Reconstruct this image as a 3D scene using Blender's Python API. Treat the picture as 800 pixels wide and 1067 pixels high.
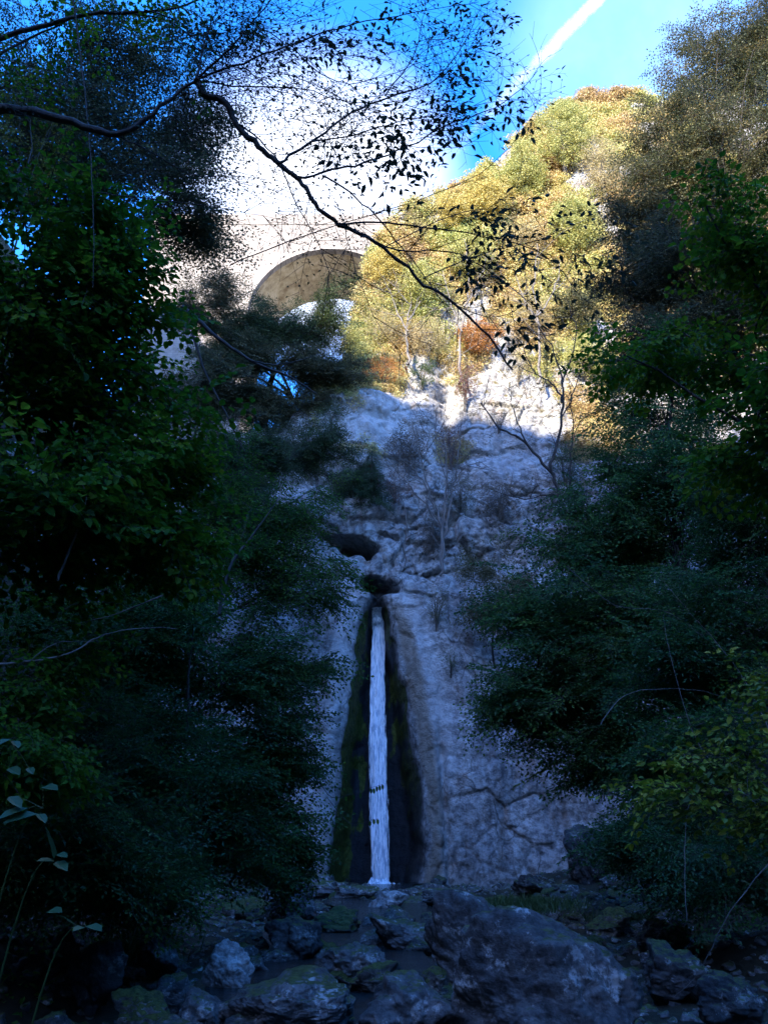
import bpy, math, random
import numpy as np
from mathutils import Vector

for o in list(bpy.data.objects): bpy.data.objects.remove(o)
SC = bpy.context.scene
COL = SC.collection
RNG = np.random.default_rng(7)
R = math.radians

# ------------------------------------------------------------------ camera
PITCH = R(23.0); F = 836.0; CAMZ = 1.6
cam = bpy.data.cameras.new('camera'); camo = bpy.data.objects.new('camera', cam); COL.objects.link(camo)
camo.location = (0, 0, CAMZ); camo.rotation_euler = (math.pi/2 + PITCH, 0, 0)
cam.sensor_fit = 'VERTICAL'; cam.sensor_height = 24.0; cam.lens = 24.0*F/1067.0
cam.clip_start = 0.05; cam.clip_end = 9000
SC.camera = camo

def P(px, py, Y):
    """point of the place seen at photo pixel (px, py), Y metres ahead of the viewer"""
    cx = (px-400.0)/F; cy = (533.5-py)/F
    d = np.array([cx, math.cos(PITCH)-cy*math.sin(PITCH), math.sin(PITCH)+cy*math.cos(PITCH)])
    return d*(Y/d[1]) + np.array([0, 0, CAMZ])
def DPT(p): return p[1]*math.cos(PITCH)+(p[2]-CAMZ)*math.sin(PITCH)

# ------------------------------------------------------------------ light
SUNV = np.array([-0.45, -0.75, 0.50]); SUNV = SUNV/np.linalg.norm(SUNV)      # towards the sun
sun = bpy.data.lights.new('sun', 'SUN'); suno = bpy.data.objects.new('sun', sun); COL.objects.link(suno)
sun.energy = 2.7; sun.angle = R(0.53); sun.color = (1.0, 0.90, 0.74)
suno.rotation_euler = Vector(-SUNV).to_track_quat('-Z', 'Y').to_euler(); suno.location = (-60, -100, 120)
W = bpy.data.worlds.new('World'); SC.world = W; W.use_nodes = True
wn = W.node_tree.nodes; wl = W.node_tree.links; wn.clear()
wout = wn.new('ShaderNodeOutputWorld'); wbg = wn.new('ShaderNodeBackground')
sky = wn.new('ShaderNodeTexSky'); sky.sky_type = 'NISHITA'; sky.sun_disc = False
sky.sun_elevation = math.asin(SUNV[2]); sky.sun_rotation = math.atan2(SUNV[0], SUNV[1])
sky.air_density = 1.0; sky.dust_density = 0.6; sky.ozone_density = 3.0; sky.altitude = 400
wbg.inputs['Strength'].default_value = 0.13
hs = wn.new('ShaderNodeHueSaturation'); hs.inputs['Saturation'].default_value = 1.34; hs.inputs['Value'].default_value = 1.0
wl.new(sky.outputs[0], hs.inputs['Color'])
tc = wn.new('ShaderNodeTexCoord')
tint = wn.new('ShaderNodeMixRGB'); tint.blend_type = 'MULTIPLY'; tint.inputs[0].default_value = 1; tint.inputs[2].default_value = (.94, .94, 1.2, 1)
wl.new(hs.outputs[0], tint.inputs[1]); last = tint.outputs[0]
nz = wn.new('ShaderNodeTexNoise'); nz.inputs['Scale'].default_value = 5.0; nz.inputs['Detail'].default_value = 6; nz.inputs['Roughness'].default_value = .6
wl.new(tc.outputs['Generated'], nz.inputs['Vector'])
def sky_glow(px, py, c0, c1, amt, colour):
    """white glow painted into the sky around one direction"""
    global last
    d = P(px, py, 10)-np.array([0, 0, CAMZ]); d = d/np.linalg.norm(d)
    dp = wn.new('ShaderNodeVectorMath'); dp.operation = 'DOT_PRODUCT'; dp.inputs[1].default_value = tuple(d)
    wl.new(tc.outputs['Generated'], dp.inputs[0])
    mr = wn.new('ShaderNodeMapRange'); mr.interpolation_type = 'SMOOTHSTEP'
    mr.inputs[1].default_value = math.cos(R(c0)); mr.inputs[2].default_value = math.cos(R(c1)); mr.inputs[4].default_value = amt
    wl.new(dp.outputs['Value'], mr.inputs[0])
    m2 = wn.new('ShaderNodeMapRange'); m2.inputs[1].default_value = .3; m2.inputs[2].default_value = .6; m2.inputs[3].default_value = .55
    wl.new(nz.outputs['Fac'], m2.inputs[0])
    mu = wn.new('ShaderNodeMath'); mu.operation = 'MULTIPLY'; mu.use_clamp = True
    wl.new(mr.outputs[0], mu.inputs[0]); wl.new(m2.outputs[0], mu.inputs[1])
    mx = wn.new('ShaderNodeMixRGB'); mx.inputs[2].default_value = (*colour, 1)
    wl.new(mu.outputs[0], mx.inputs[0]); wl.new(last, mx.inputs[1]); last = mx.outputs[0]
CL = 2.6
sky_glow(330, 222, 11.5, .5, 1.0, (CL, CL*1.02, CL*1.06))  # white glare mixed into the sky colour behind the branches
sky_glow(660, 60, 10, 2, .30, (CL*.75, CL*1.0, CL*1.1))
wl.new(last, wbg.inputs['Color']); wl.new(wbg.outputs[0], wout.inputs[0])
SC.view_settings.view_transform = 'Standard'; SC.view_settings.look = 'None'
SC.view_settings.gamma = 1.0; SC.view_settings.use_curve_mapping = False
SC.view_settings.exposure = 2.9
SC.cycles.max_bounces = 6; SC.cycles.diffuse_bounces = 3; SC.cycles.glossy_bounces = 2
SC.cycles.transmission_bounces = 4; SC.cycles.transparent_max_bounces = 12
SC.cycles.use_denoising = True
SC.cycles.caustics_reflective = False; SC.cycles.caustics_refractive = False

# ------------------------------------------------------------------ noise
_p = np.random.default_rng(3).permutation(256); _p = np.concatenate([_p, _p, _p])
_g = np.random.default_rng(4).normal(size=(256, 3)); _g /= np.linalg.norm(_g, axis=1)[:, None]
def perlin(x, y, z):
    x = np.asarray(x, float); y = np.asarray(y, float)+0*x; z = np.asarray(z, float)+0*x
    xi = np.floor(x).astype(int); yi = np.floor(y).astype(int); zi = np.floor(z).astype(int)
    fx, fy, fz = x-xi, y-yi, z-zi
    u, v, w = [t*t*t*(t*(t*6-15)+10) for t in (fx, fy, fz)]
    r = 0
    for dx in (0, 1):
        for dy in (0, 1):
            for dz in (0, 1):
                h = _p[_p[_p[(xi+dx) & 255]+((yi+dy) & 255)]+((zi+dz) & 255)]
                g = _g[h]
                d = g[..., 0]*(fx-dx)+g[..., 1]*(fy-dy)+g[..., 2]*(fz-dz)
                r = r + d*(u if dx else 1-u)*(v if dy else 1-v)*(w if dz else 1-w)
    return r*1.4
def fbm(x, y, z, o=4, g=.5):
    a = 1; s = 0; f = 1
    for i in range(o):
        s = s+a*perlin(x*f+i*17.3, y*f, z*f); a *= g; f *= 2.03
    return s
def ridged(x, y, z, o=4, g=.5):
    a = 1; s = 0; f = 1
    for i in range(o):
        s = s+a*(1-2*np.abs(perlin(x*f+i*9.1, y*f, z*f))); a *= g; f *= 2.1
    return s
def sstep(a, b, x):
    t = np.clip((x-a)/(b-a), 0, 1); return t*t*(3-2*t)

# ------------------------------------------------------------------ mesh helpers (quads only)
class MB:
    def __init__(s): s.v = []; s.f = []; s.m = []; s.t = []; s.n = 0
    def add(s, v, f, mat=0, tone=0.5):
        v = np.asarray(v, float).reshape(-1, 3); f = np.asarray(f, int).reshape(-1, 4)
        s.v.append(v); s.f.append(f+s.n); s.n += len(v)
        s.m.append(np.broadcast_to(np.asarray(mat, int), (len(f),))); s.t.append(np.broadcast_to(np.asarray(tone, float), (len(f),)))
    def tube(s, pts, rad, sides=5, mat=0, tone=.5):
        pts = np.asarray(pts, float); n = len(pts)
        rad = np.broadcast_to(np.asarray(rad, float), (n,))
        tg = np.gradient(pts, axis=0); tg /= np.linalg.norm(tg, axis=1)[:, None]+1e-9
        up = np.array([0.13, 0.21, 1.0]) if abs(tg[:, 2]).mean() < .8 else np.array([1.0, .1, 0])
        a = np.cross(tg, up); a /= np.linalg.norm(a, axis=1)[:, None]+1e-9; b = np.cross(tg, a)
        th = np.arange(sides)*2*math.pi/sides
        ring = pts[:, None]+rad[:, None, None]*(np.cos(th)[None, :, None]*a[:, None]+np.sin(th)[None, :, None]*b[:, None])
        i = np.arange(n-1)[:, None]*sides; j = np.arange(sides)[None]; k = (j+1) % sides
        f = np.stack([i+j, i+k, i+sides+k, i+sides+j], -1).reshape(-1, 4)
        s.add(ring.reshape(-1, 3), f, mat, tone)
    def build(s, name, mats, parent=None, smooth=False, attr=None):
        v = np.concatenate(s.v); f = np.concatenate(s.f); m = np.concatenate(s.m); t = np.concatenate(s.t)
        me = bpy.data.meshes.new(name)
        off = np.zeros(3)
        if parent is not None: off = np.array(parent.location)
        me.vertices.add(len(v)); me.vertices.foreach_set('co', (v-off).astype(np.float32).ravel())
        me.loops.add(len(f)*4); me.loops.foreach_set('vertex_index', f.astype(np.int32).ravel())
        me.polygons.add(len(f)); me.polygons.foreach_set('loop_start', (np.arange(len(f))*4).astype(np.int32))
        me.polygons.foreach_set('loop_total', np.full(len(f), 4, np.int32))
        me.polygons.foreach_set('material_index', m.astype(np.int32))
        me.polygons.foreach_set('use_smooth', np.full(len(f), smooth))
        a = me.attributes.new('tone', 'FLOAT', 'FACE'); a.data.foreach_set('value', t.astype(np.float32))
        if attr:
            for k, val in attr.items():
                a = me.attributes.new(k, 'FLOAT', 'POINT'); a.data.foreach_set('value', np.asarray(val, np.float32).ravel())
        for mm in (mats if isinstance(mats, (list, tuple)) else [mats]): me.materials.append(mm)
        me.update(calc_edges=True)
        o = bpy.data.objects.new(name, me); COL.objects.link(o)
        if parent is not None: o.parent = parent
        return o
def tag(o, label=None, cat=None, group=None, kind=None):
    if label: o['label'] = label
    if cat: o['category'] = cat
    if group: o['group'] = group
    if kind: o['kind'] = kind
    return o
def empty(name, loc, label, cat, group=None):
    o = bpy.data.objects.new(name, None); COL.objects.link(o); o.location = tuple(float(c) for c in loc)
    o.empty_display_size = .2
    return tag(o, label, cat, group)
def grid_faces(nu, nv):
    i = np.arange(nu-1)[:, None]*nv; j = np.arange(nv-1)[None]
    return np.stack([i+j, i+nv+j, i+nv+j+1, i+j+1], -1).reshape(-1, 4)

# ------------------------------------------------------------------ materials
def newmat(name):
    m = bpy.data.materials.new(name); m.use_nodes = True; nt = m.node_tree
    b = nt.nodes['Principled BSDF']; return m, nt, b
def N(nt, t, **kw):
    n = nt.nodes.new(t)
    for k, v in kw.items():
        if k in n.inputs: n.inputs[k].default_value = v
        else: setattr(n, k, v)
    return n
def ramp(nt, src, stops):
    r = nt.nodes.new('ShaderNodeValToRGB'); e = r.color_ramp.elements
    while len(e) < len(stops): e.new(.5)
    for i, (p, c) in enumerate(stops):
        e[i].position = p; e[i].color = (*c, 1) if len(c) == 3 else c
    nt.links.new(src, r.inputs[0]); return r.outputs[0]
def mixc(nt, fac, a, b, mode='MIX'):
    m = nt.nodes.new('ShaderNodeMixRGB'); m.blend_type = mode
    for i, s in ((0, fac), (1, a), (2, b)):
        if isinstance(s, (int, float)): m.inputs[i].default_value = s
        elif isinstance(s, tuple): m.inputs[i].default_value = (*s, 1)
        else: nt.links.new(s, m.inputs[i])
    return m.outputs[0]
def math_(nt, op, a, b=None, clamp=False):
    m = nt.nodes.new('ShaderNodeMath'); m.operation = op; m.use_clamp = clamp
    for i, s in ((0, a), (1, b)):
        if s is None: continue
        if isinstance(s, (int, float)): m.inputs[i].default_value = s
        else: nt.links.new(s, m.inputs[i])
    return m.outputs[0]
def noise(nt, scale, detail=6, rough=.6, vec=None, stretch=None, coord='Object'):
    t = nt.nodes.new('ShaderNodeTexCoord'); v = t.outputs[coord]
    if stretch:
        mp = nt.nodes.new('ShaderNodeMapping'); mp.inputs['Scale'].default_value = stretch
        nt.links.new(v, mp.inputs[0]); v = mp.outputs[0]
    n = N(nt, 'ShaderNodeTexNoise', Scale=scale, Detail=detail, Roughness=rough)
    nt.links.new(v, n.inputs['Vector']); return n.outputs['Fac']
def voro(nt, scale, feature='DISTANCE_TO_EDGE', stretch=None, warp=0.0):
    t = nt.nodes.new('ShaderNodeTexCoord'); v = t.outputs['Object']
    if stretch:
        mp = nt.nodes.new('ShaderNodeMapping'); mp.inputs['Scale'].default_value = stretch
        nt.links.new(v, mp.inputs[0]); v = mp.outputs[0]
    if warp:
        n = N(nt, 'ShaderNodeTexNoise', Scale=scale*1.3, Detail=3); nt.links.new(v, n.inputs['Vector'])
        a = nt.nodes.new('ShaderNodeVectorMath'); a.operation = 'SCALE'; a.inputs['Scale'].default_value = warp
        nt.links.new(n.outputs['Color'], a.inputs[0])
        b = nt.nodes.new('ShaderNodeVectorMath'); nt.links.new(v, b.inputs[0]); nt.links.new(a.outputs[0], b.inputs[1]); v = b.outputs[0]
    n = nt.nodes.new('ShaderNodeTexVoronoi'); n.feature = feature; n.inputs['Scale'].default_value = scale
    nt.links.new(v, n.inputs['Vector']); return n.outputs['Distance']
def attr(nt, name):
    a = nt.nodes.new('ShaderNodeAttribute'); a.attribute_name = name; return a.outputs['Fac']
def bump(nt, b, h, strength=.5, dist=.1, prev=None):
    n = N(nt, 'ShaderNodeBump', Strength=strength, Distance=dist); nt.links.new(h, n.inputs['Height'])
    if prev: nt.links.new(prev, n.inputs['Normal'])
    nt.links.new(n.outputs[0], b.inputs['Normal']); return n.outputs[0]

def cliff_mat():
    m, nt, b = newmat('limestone cliff'); L = nt.links
    base = ramp(nt, noise(nt, .35, 8, .62), [(.32, (.32, .31, .30)), (.47, (.46, .45, .435)), (.6, (.56, .55, .53)), (.75, (.66, .65, .63))])
    mott = ramp(nt, noise(nt, 2.6, 8, .72), [(.38, (.20, .20, .21)), (.48, (.60, .59, .58)), (.56, (1, 1, 1))])
    c = mixc(nt, .8, base, mott, 'MULTIPLY')
    streak = ramp(nt, noise(nt, 1.6, 5, .6, stretch=(1, .4, .10)), [(.38, (.42, .42, .45)), (.55, (1, 1, 1))])
    c = mixc(nt, .55, c, streak, 'MULTIPLY')
    crack = ramp(nt, voro(nt, .55, stretch=(1, .4, .8), warp=1.4), [(0, (.10, .10, .10)), (.012, (.6, .6, .6)), (.03, (1, 1, 1))])
    cm = ramp(nt, noise(nt, .5, 3, .6), [(.42, (0, 0, 0)), (.58, (.85, .85, .85))])
    c = mixc(nt, cm, c, crack, 'MULTIPLY')
    crack2 = ramp(nt, voro(nt, 2.1, stretch=(1, .5, .7), warp=.35), [(0, (.35, .34, .34)), (.03, (1, 1, 1))])
    c = mixc(nt, .15, c, crack2, 'MULTIPLY')
    # red-brown stains
    st = ramp(nt, noise(nt, .9, 5, .6, stretch=(1.2, .5, .6)), [(.55, (0, 0, 0)), (.68, (1, 1, 1))])
    c = mixc(nt, math_(nt, 'MULTIPLY', st, .45), c, (.24, .15, .10))
    # tufts of dry grass in ledges
    gr = ramp(nt, noise(nt, 1.7, 7, .7), [(.56, (0, 0, 0)), (.62, (1, 1, 1))])
    c = mixc(nt, math_(nt, 'MULTIPLY', gr, attr(nt, 'veg')), c, (.12, .10, .045))
    c = mixc(nt, math_(nt, 'MULTIPLY', attr(nt, 'pale'), .7), c, mixc(nt, noise(nt, 2, 7, .7), (.34, .335, .33), (.72, .70, .67)))
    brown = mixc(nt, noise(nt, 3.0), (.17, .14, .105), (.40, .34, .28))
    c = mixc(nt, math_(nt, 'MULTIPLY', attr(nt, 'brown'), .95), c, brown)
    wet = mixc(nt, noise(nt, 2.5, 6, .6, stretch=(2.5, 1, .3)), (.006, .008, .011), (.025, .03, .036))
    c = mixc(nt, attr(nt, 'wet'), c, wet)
    mossc = ramp(nt, noise(nt, 4, 6, .7), [(.35, (.015, .025, .006)), (.5, (.055, .075, .014)), (.7, (.12, .13, .025))])
    mk = math_(nt, 'MULTIPLY', attr(nt, 'moss'), math_(nt, 'ADD', noise(nt, 1.8, 6, .65), .42), True)
    mk2 = ramp(nt, mk, [(.38, (0, 0, 0)), (.55, (1, 1, 1))])
    c = mixc(nt, mk2, c, mossc)
    L.new(c, b.inputs['Base Color'])
    r = math_(nt, 'SUBTRACT', .9, math_(nt, 'MULTIPLY', attr(nt, 'wet'), .38)); L.new(r, b.inputs['Roughness'])
    b.inputs['Specular IOR Level'].default_value = .18
    n1 = bump(nt, b, noise(nt, 1.4, 12, .68), .9, .45)
    bump(nt, b, noise(nt, 9, 6, .7), .5, .08, n1)
    return m
def rock_mat(name, lo, hi, lich, moss):
    m, nt, b = newmat(name); L = nt.links
    base = ramp(nt, noise(nt, 1.4, 10, .72), [(.40, lo), (.60, hi)])
    sp = ramp(nt, noise(nt, 8, 10, .8), [(.42, (.25, .25, .25)), (.54, (1, 1, 1))])
    c = mixc(nt, .75, base, sp, 'MULTIPLY')
    st = ramp(nt, noise(nt, 1.5, 5, .7, stretch=(1, 2.5, 5)), [(.42, (.55, .55, .58)), (.55, (1, 1, 1))])
    c = mixc(nt, .5, c, st, 'MULTIPLY')
    li = ramp(nt, noise(nt, 2.7, 9, .78), [(.56, (0, 0, 0)), (.60, (1, 1, 1))])
    c = mixc(nt, math_(nt, 'MULTIPLY', li, lich), c, (.55, .56, .55))
    g = nt.nodes.new('ShaderNodeNewGeometry'); sx = nt.nodes.new('ShaderNodeSeparateXYZ'); L.new(g.outputs['Normal'], sx.inputs[0])
    mk = math_(nt, 'MULTIPLY', math_(nt, 'ADD', sx.outputs[2], noise(nt, 1.8, 6, .7)), moss)
    mk = ramp(nt, mk, [(.62, (0, 0, 0)), (.72, (1, 1, 1))])
    mc = ramp(nt, noise(nt, 12, 4, .7), [(.35, (.02, .03, .008)), (.65, (.08, .10, .02))])
    c = mixc(nt, mk, c, mc)
    L.new(c, b.inputs['Base Color']); b.inputs['Roughness'].default_value = .72
    b.inputs['Specular IOR Level'].default_value = .35
    n1 = bump(nt, b, noise(nt, 3.5, 12, .7), .8, .10)
    bump(nt, b, voro(nt, 2.6, warp=.3), .5, .06, n1)
    return m
def leaf_mat(name, cols, trans=.3, rough=.5, spec=.4):
    """cols: ramp over the random tone of each twig"""
    m, nt, b = newmat(name); L = nt.links
    t = attr(nt, 'tone')
    c = ramp(nt, t, [(i/(len(cols)-1), k) for i, k in enumerate(cols)])
    L.new(c, b.inputs['Base Color']); b.inputs['Roughness'].default_value = rough
    b.inputs['Specular IOR Level'].default_value = spec
    tr = nt.nodes.new('ShaderNodeBsdfTranslucent'); L.new(c, tr.inputs[0])
    mx = nt.nodes.new('ShaderNodeMixShader'); mx.inputs[0].default_value = trans
    L.new(b.outputs[0], mx.inputs[1]); L.new(tr.outputs[0], mx.inputs[2])
    L.new(mx.outputs[0], nt.nodes['Material Output'].inputs[0]); return m
def bark_mat(name, a, c2):
    m, nt, b = newmat(name)
    nt.links.new(ramp(nt, noise(nt, 6, 6, .7, stretch=(1, 1, .3)), [(.35, a), (.65, c2)]), b.inputs['Base Color'])
    b.inputs['Roughness'].default_value = .85; bump(nt, b, noise(nt, 14, 5, .7, stretch=(1, 1, .3)), .6, .02); return m

M = {}
M['cliff'] = cliff_mat()
M['rock'] = rock_mat('grey boulder stone', (.07, .075, .08), (.20, .20, .20), .65, .50)  # greys lowered to carry the canopy's shade over the streambed
M['rock_dark'] = rock_mat('dark wet stone', (.03, .032, .035), (.09, .09, .09), .35, .52)
M['rock_pale'] = rock_mat('pale lichen stone', (.30, .30, .30), (.52, .52, .51), .6, .38)
M['rock_moss'] = rock_mat('mossy stone', (.06, .06, .06), (.18, .18, .17), .2, .78)
M['bark'] = bark_mat('dark bark', (.018, .015, .012), (.06, .05, .042))
M['bark_grey'] = bark_mat('grey bark', (.07, .06, .055), (.20, .18, .16))
M['hazel'] = leaf_mat('hazel leaf', [(.022, .075, .008), (.04, .125, .010), (.075, .18, .012), (.16, .23, .015)], .5, .6, .2)
M['beech'] = leaf_mat('beech leaf', [(.025, .08, .022), (.045, .125, .032), (.075, .17, .036), (.12, .20, .03)], .45, .5, .4)
M['horn'] = leaf_mat('hornbeam leaf', [(.025, .08, .016), (.045, .13, .02), (.075, .17, .024), (.11, .2, .03)], .45, .6, .25)
M['airy'] = leaf_mat('pale small leaf', [(.04, .06, .03), (.07, .09, .04), (.12, .12, .05), (.16, .15, .05)], .35)
M['airy_yellow'] = leaf_mat('yellowing leaf', [(.10, .12, .02), (.25, .22, .03)], .4)
M['rtop'] = leaf_mat('grey brown autumn leaf', [(.045, .06, .03), (.075, .09, .04), (.11, .12, .05), (.20, .16, .06)], .3)
M['twig'] = leaf_mat('pointed branch leaf', [(.03, .05, .03), (.06, .08, .04)], .35)
M['yg'] = leaf_mat('yellow green leaf', [(.06, .12, .012), (.14, .20, .015), (.22, .27, .02), (.33, .32, .03)], .4)
M['plant'] = leaf_mat('large pale green leaf', [(.03, .08, .03), (.06, .13, .055)], .3, .45)
M['c_yellow'] = leaf_mat('golden leaf', [(.42, .34, .09), (.56, .46, .14), (.60, .50, .18)], .3)
M['c_yg'] = leaf_mat('lime autumn leaf', [(.28, .30, .09), (.42, .42, .14), (.54, .48, .17)], .3)
M['c_beige'] = leaf_mat('dry beige leaf', [(.26, .22, .10), (.42, .35, .18), (.54, .44, .22)], .3)
M['c_orange'] = leaf_mat('rust leaf', [(.20, .09, .03), (.42, .18, .05), (.50, .26, .07)], .3)
M['c_red'] = leaf_mat('red brown leaf', [(.12, .06, .045), (.22, .10, .07)], .3)
M['c_green'] = leaf_mat('green shrub leaf', [(.03, .06, .02), (.06, .10, .03), (.11, .15, .05)], .3)
M['c_conif'] = leaf_mat('conifer needles', [(.03, .08, .03), (.06, .13, .045)], .15)
M['c_olive'] = leaf_mat('olive shrub leaf', [(.06, .07, .03), (.11, .11, .045), (.17, .14, .06)], .3)
M['c_brown'] = leaf_mat('brown twiggy leaf', [(.10, .08, .06), (.18, .14, .10)], .25)

# ------------------------------------------------------------------ ground
def H(x, y):
    x = np.asarray(x, float); y = np.asarray(y, float)
    bed = -0.15+0.02*(y-10)*(y > 10)*0.3
    xc = 0.4*np.sin(y*.12)
    wl = 3.6+.04*np.clip(y, 0, 60)+np.clip(-y, 0, 10)*.2; wr = 5.2+.10*np.clip(y, 0, 60)
    dl = np.clip(-(x-xc)-wl, 0, None); dr = np.clip((x-xc)-wr, 0, None)
    left = np.minimum(dl*.55+np.clip(dl-3, 0, None)*1.35, 90+.12*np.clip(dl-50, 0, 600)+np.clip(.5*(-15-y), 0, 10)+.28*np.clip(-35-y, 0, 90)+.35*np.clip(-62-y, 0, 60))  # unseen crest behind the viewer raised to set the shadow edge on the cliff
    # the left ridge falls away ahead, so the sky shows over the trees
    left = left*(1-.42*sstep(22, 60, y))
    right = np.minimum(dr*.7+np.clip(dr-3, 0, None)*.75, 40+.1*np.clip(dr-50, 0, 600))
    back = np.clip(-y-16, 0, None)*1.1; back = np.minimum(back, 26+.05*back)
    h = bed+np.maximum(np.maximum(left, right), back)
    plate = 27.0+np.clip(-(x+17), 0, 40)*1.5+np.clip(x-1, 0, 30)*.9
    plate = np.minimum(plate, 66)
    h = np.where(y > 54, np.maximum(h*(1-sstep(54, 62, y)), 0)+plate*sstep(54, 62, y), h)
    far = sstep(110, 200, y); h = h*(1-far*.45)
    h = h+fbm(x*.12, y*.12, 3.0, 4)*np.clip((np.abs(x)-3)*.25, .05, 1.6)+.10*fbm(x*.9, y*.9, 1.0, 4)
    return h
def Hs(x, y): return float(H(np.array([x]), np.array([y]))[0])
def spaced(lo, hi, fine_lo, fine_hi, step, n):
    a = fine_lo-np.geomspace(.01, fine_lo-lo+.01, n)[::-1]+.01; b = fine_hi+np.geomspace(.01, hi-fine_hi+.01, n)-.01
    return np.unique(np.round(np.concatenate([a, np.arange(fine_lo, fine_hi, step), b]), 4))
def ground_mat():
    m, nt, b = newmat('forest floor'); L = nt.links
    c = ramp(nt, noise(nt, 1.3, 8, .7), [(.35, (.018, .02, .014)), (.5, (.04, .038, .026)), (.62, (.06, .05, .03)), (.75, (.05, .065, .02))])
    L.new(c, b.inputs['Base Color']); b.inputs['Roughness'].default_value = .9
    b.inputs['Specular IOR Level'].default_value = .15
    bump(nt, b, noise(nt, 5, 8, .75), .9, .12); return m
M['ground'] = ground_mat()
gx = spaced(-900, 900, -14, 16, .22, 45); gy = spaced(-700, 1500, 2, 50, .22, 45)
X, Y = np.meshgrid(gx, gy, indexing='ij'); mb = MB()
mb.add(np.stack([X, Y, H(X, Y)], -1), grid_faces(len(gx), len(gy)))
tag(mb.build('ground', M['ground'], smooth=True), kind='structure')

# ------------------------------------------------------------------ cliff
_sky = [P(-300, 480, 48), P(100, 478, 49), P(200, 468, 50), P(300, 452, 52), P(335, 430, 53), P(352, 398, 55), P(376, 330, 60), P(395, 268, 62), P(430, 236, 62),
        P(480, 215, 64), P(520, 182, 65), P(560, 138, 65), P(600, 118, 66), P(640, 120, 66), P(700, 140, 66), P(900, 160, 66)]
_sx = np.array([p[0] for p in _sky]); _sz = np.array([p[2] for p in _sky])
def ztop(x): return np.interp(x, _sx, _sz)+.8*fbm(np.asarray(x)*.5, 2.2, 0, 3)
def edge(pts, Y0=45.5):
    q = [P(a, b, Y0) for a, b in pts]; z = np.array([p[2] for p in q]); x = np.array([p[0] for p in q]); i = np.argsort(z)
    return lambda zz: np.interp(zz, z[i], x[i])
eL = edge([(381, 618), (374, 638), (366, 700), (357, 780), (347, 860), (337, 925)])
eR = edge([(402, 616), (410, 645), (418, 690), (428, 745), (439, 815), (446, 880), (436, 925)])
eR2 = edge([(408, 600), (424, 650), (436, 700), (446, 760), (455, 830), (456, 925)])
ZT = P(392, 618, 46)[2]
def in_groove(x, z):
    l = eL(z); r = eR(z); w = np.minimum(x-l, r-x)+.22*perlin(np.asarray(x)*.9, np.asarray(z)*.55, 6.2)+.12*perlin(np.asarray(x)*2.5, np.asarray(z)*1.6, 2.2); top = sstep(ZT+.5, ZT-1.0, z)
    return w, top
def fbase(z): return np.interp(z, [-4, 0, 12, ZT-.2, ZT+1.2, 20, 25, 33, 34.5, 45, 60, 80, 100], [44.3, 44.8, 46.0, 46.4, 47.4, 48.6, 50.3, 53, 54.2, 57, 61, 66, 69])
def hollow(x, z, px, py, wx, wz, depth, tilt=0, Y0=48):
    c = P(px, py, Y0); s = DPT(c)/F
    dx = x-c[0]; dz = z-c[2]; a = math.cos(tilt); b = math.sin(tilt)
    u = (dx*a+dz*b)/(wx*s); v = (-dx*b+dz*a)/(wz*s)
    return depth*sstep(1.15, .55, np.sqrt(u*u+v*v)+.5*fbm(x*.8, z*1.1, 5, 3))
def blocks(x, z, s, seed, tilt=.5, crk=.0):
    u = x/s+.35*perlin(x/s*.8, z/s*.8, seed); v = z/s+.35*perlin(x/s*.8, z/s*.8, seed+5); iu = np.floor(u).astype(int); iv = np.floor(v).astype(int)
    best = np.full(np.shape(u), 9.); sec = np.full(np.shape(u), 9.); out = np.zeros(np.shape(u))
    for a in (-1, 0, 1):
        for b in (-1, 0, 1):
            h = _p[_p[(iu+a+seed) & 255]+((iv+b) & 255)]; ru = _g[h, 0]*.5+.5; rv = _g[h, 1]*.5+.5
            du = u-(iu+a+ru); dv = v-(iv+b+rv); d = du*du+dv*dv; val = _g[h, 2]+tilt*(du*_g[(h+7) & 255, 0]+dv*_g[(h+7) & 255, 1])*2
            m = d < best; sec = np.where(m, best, np.minimum(sec, d)); best = np.where(m, d, best); out = np.where(m, val, out)
    return (out+crk*np.exp(-((np.sqrt(sec)-np.sqrt(best))/.09)**2))*s
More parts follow.
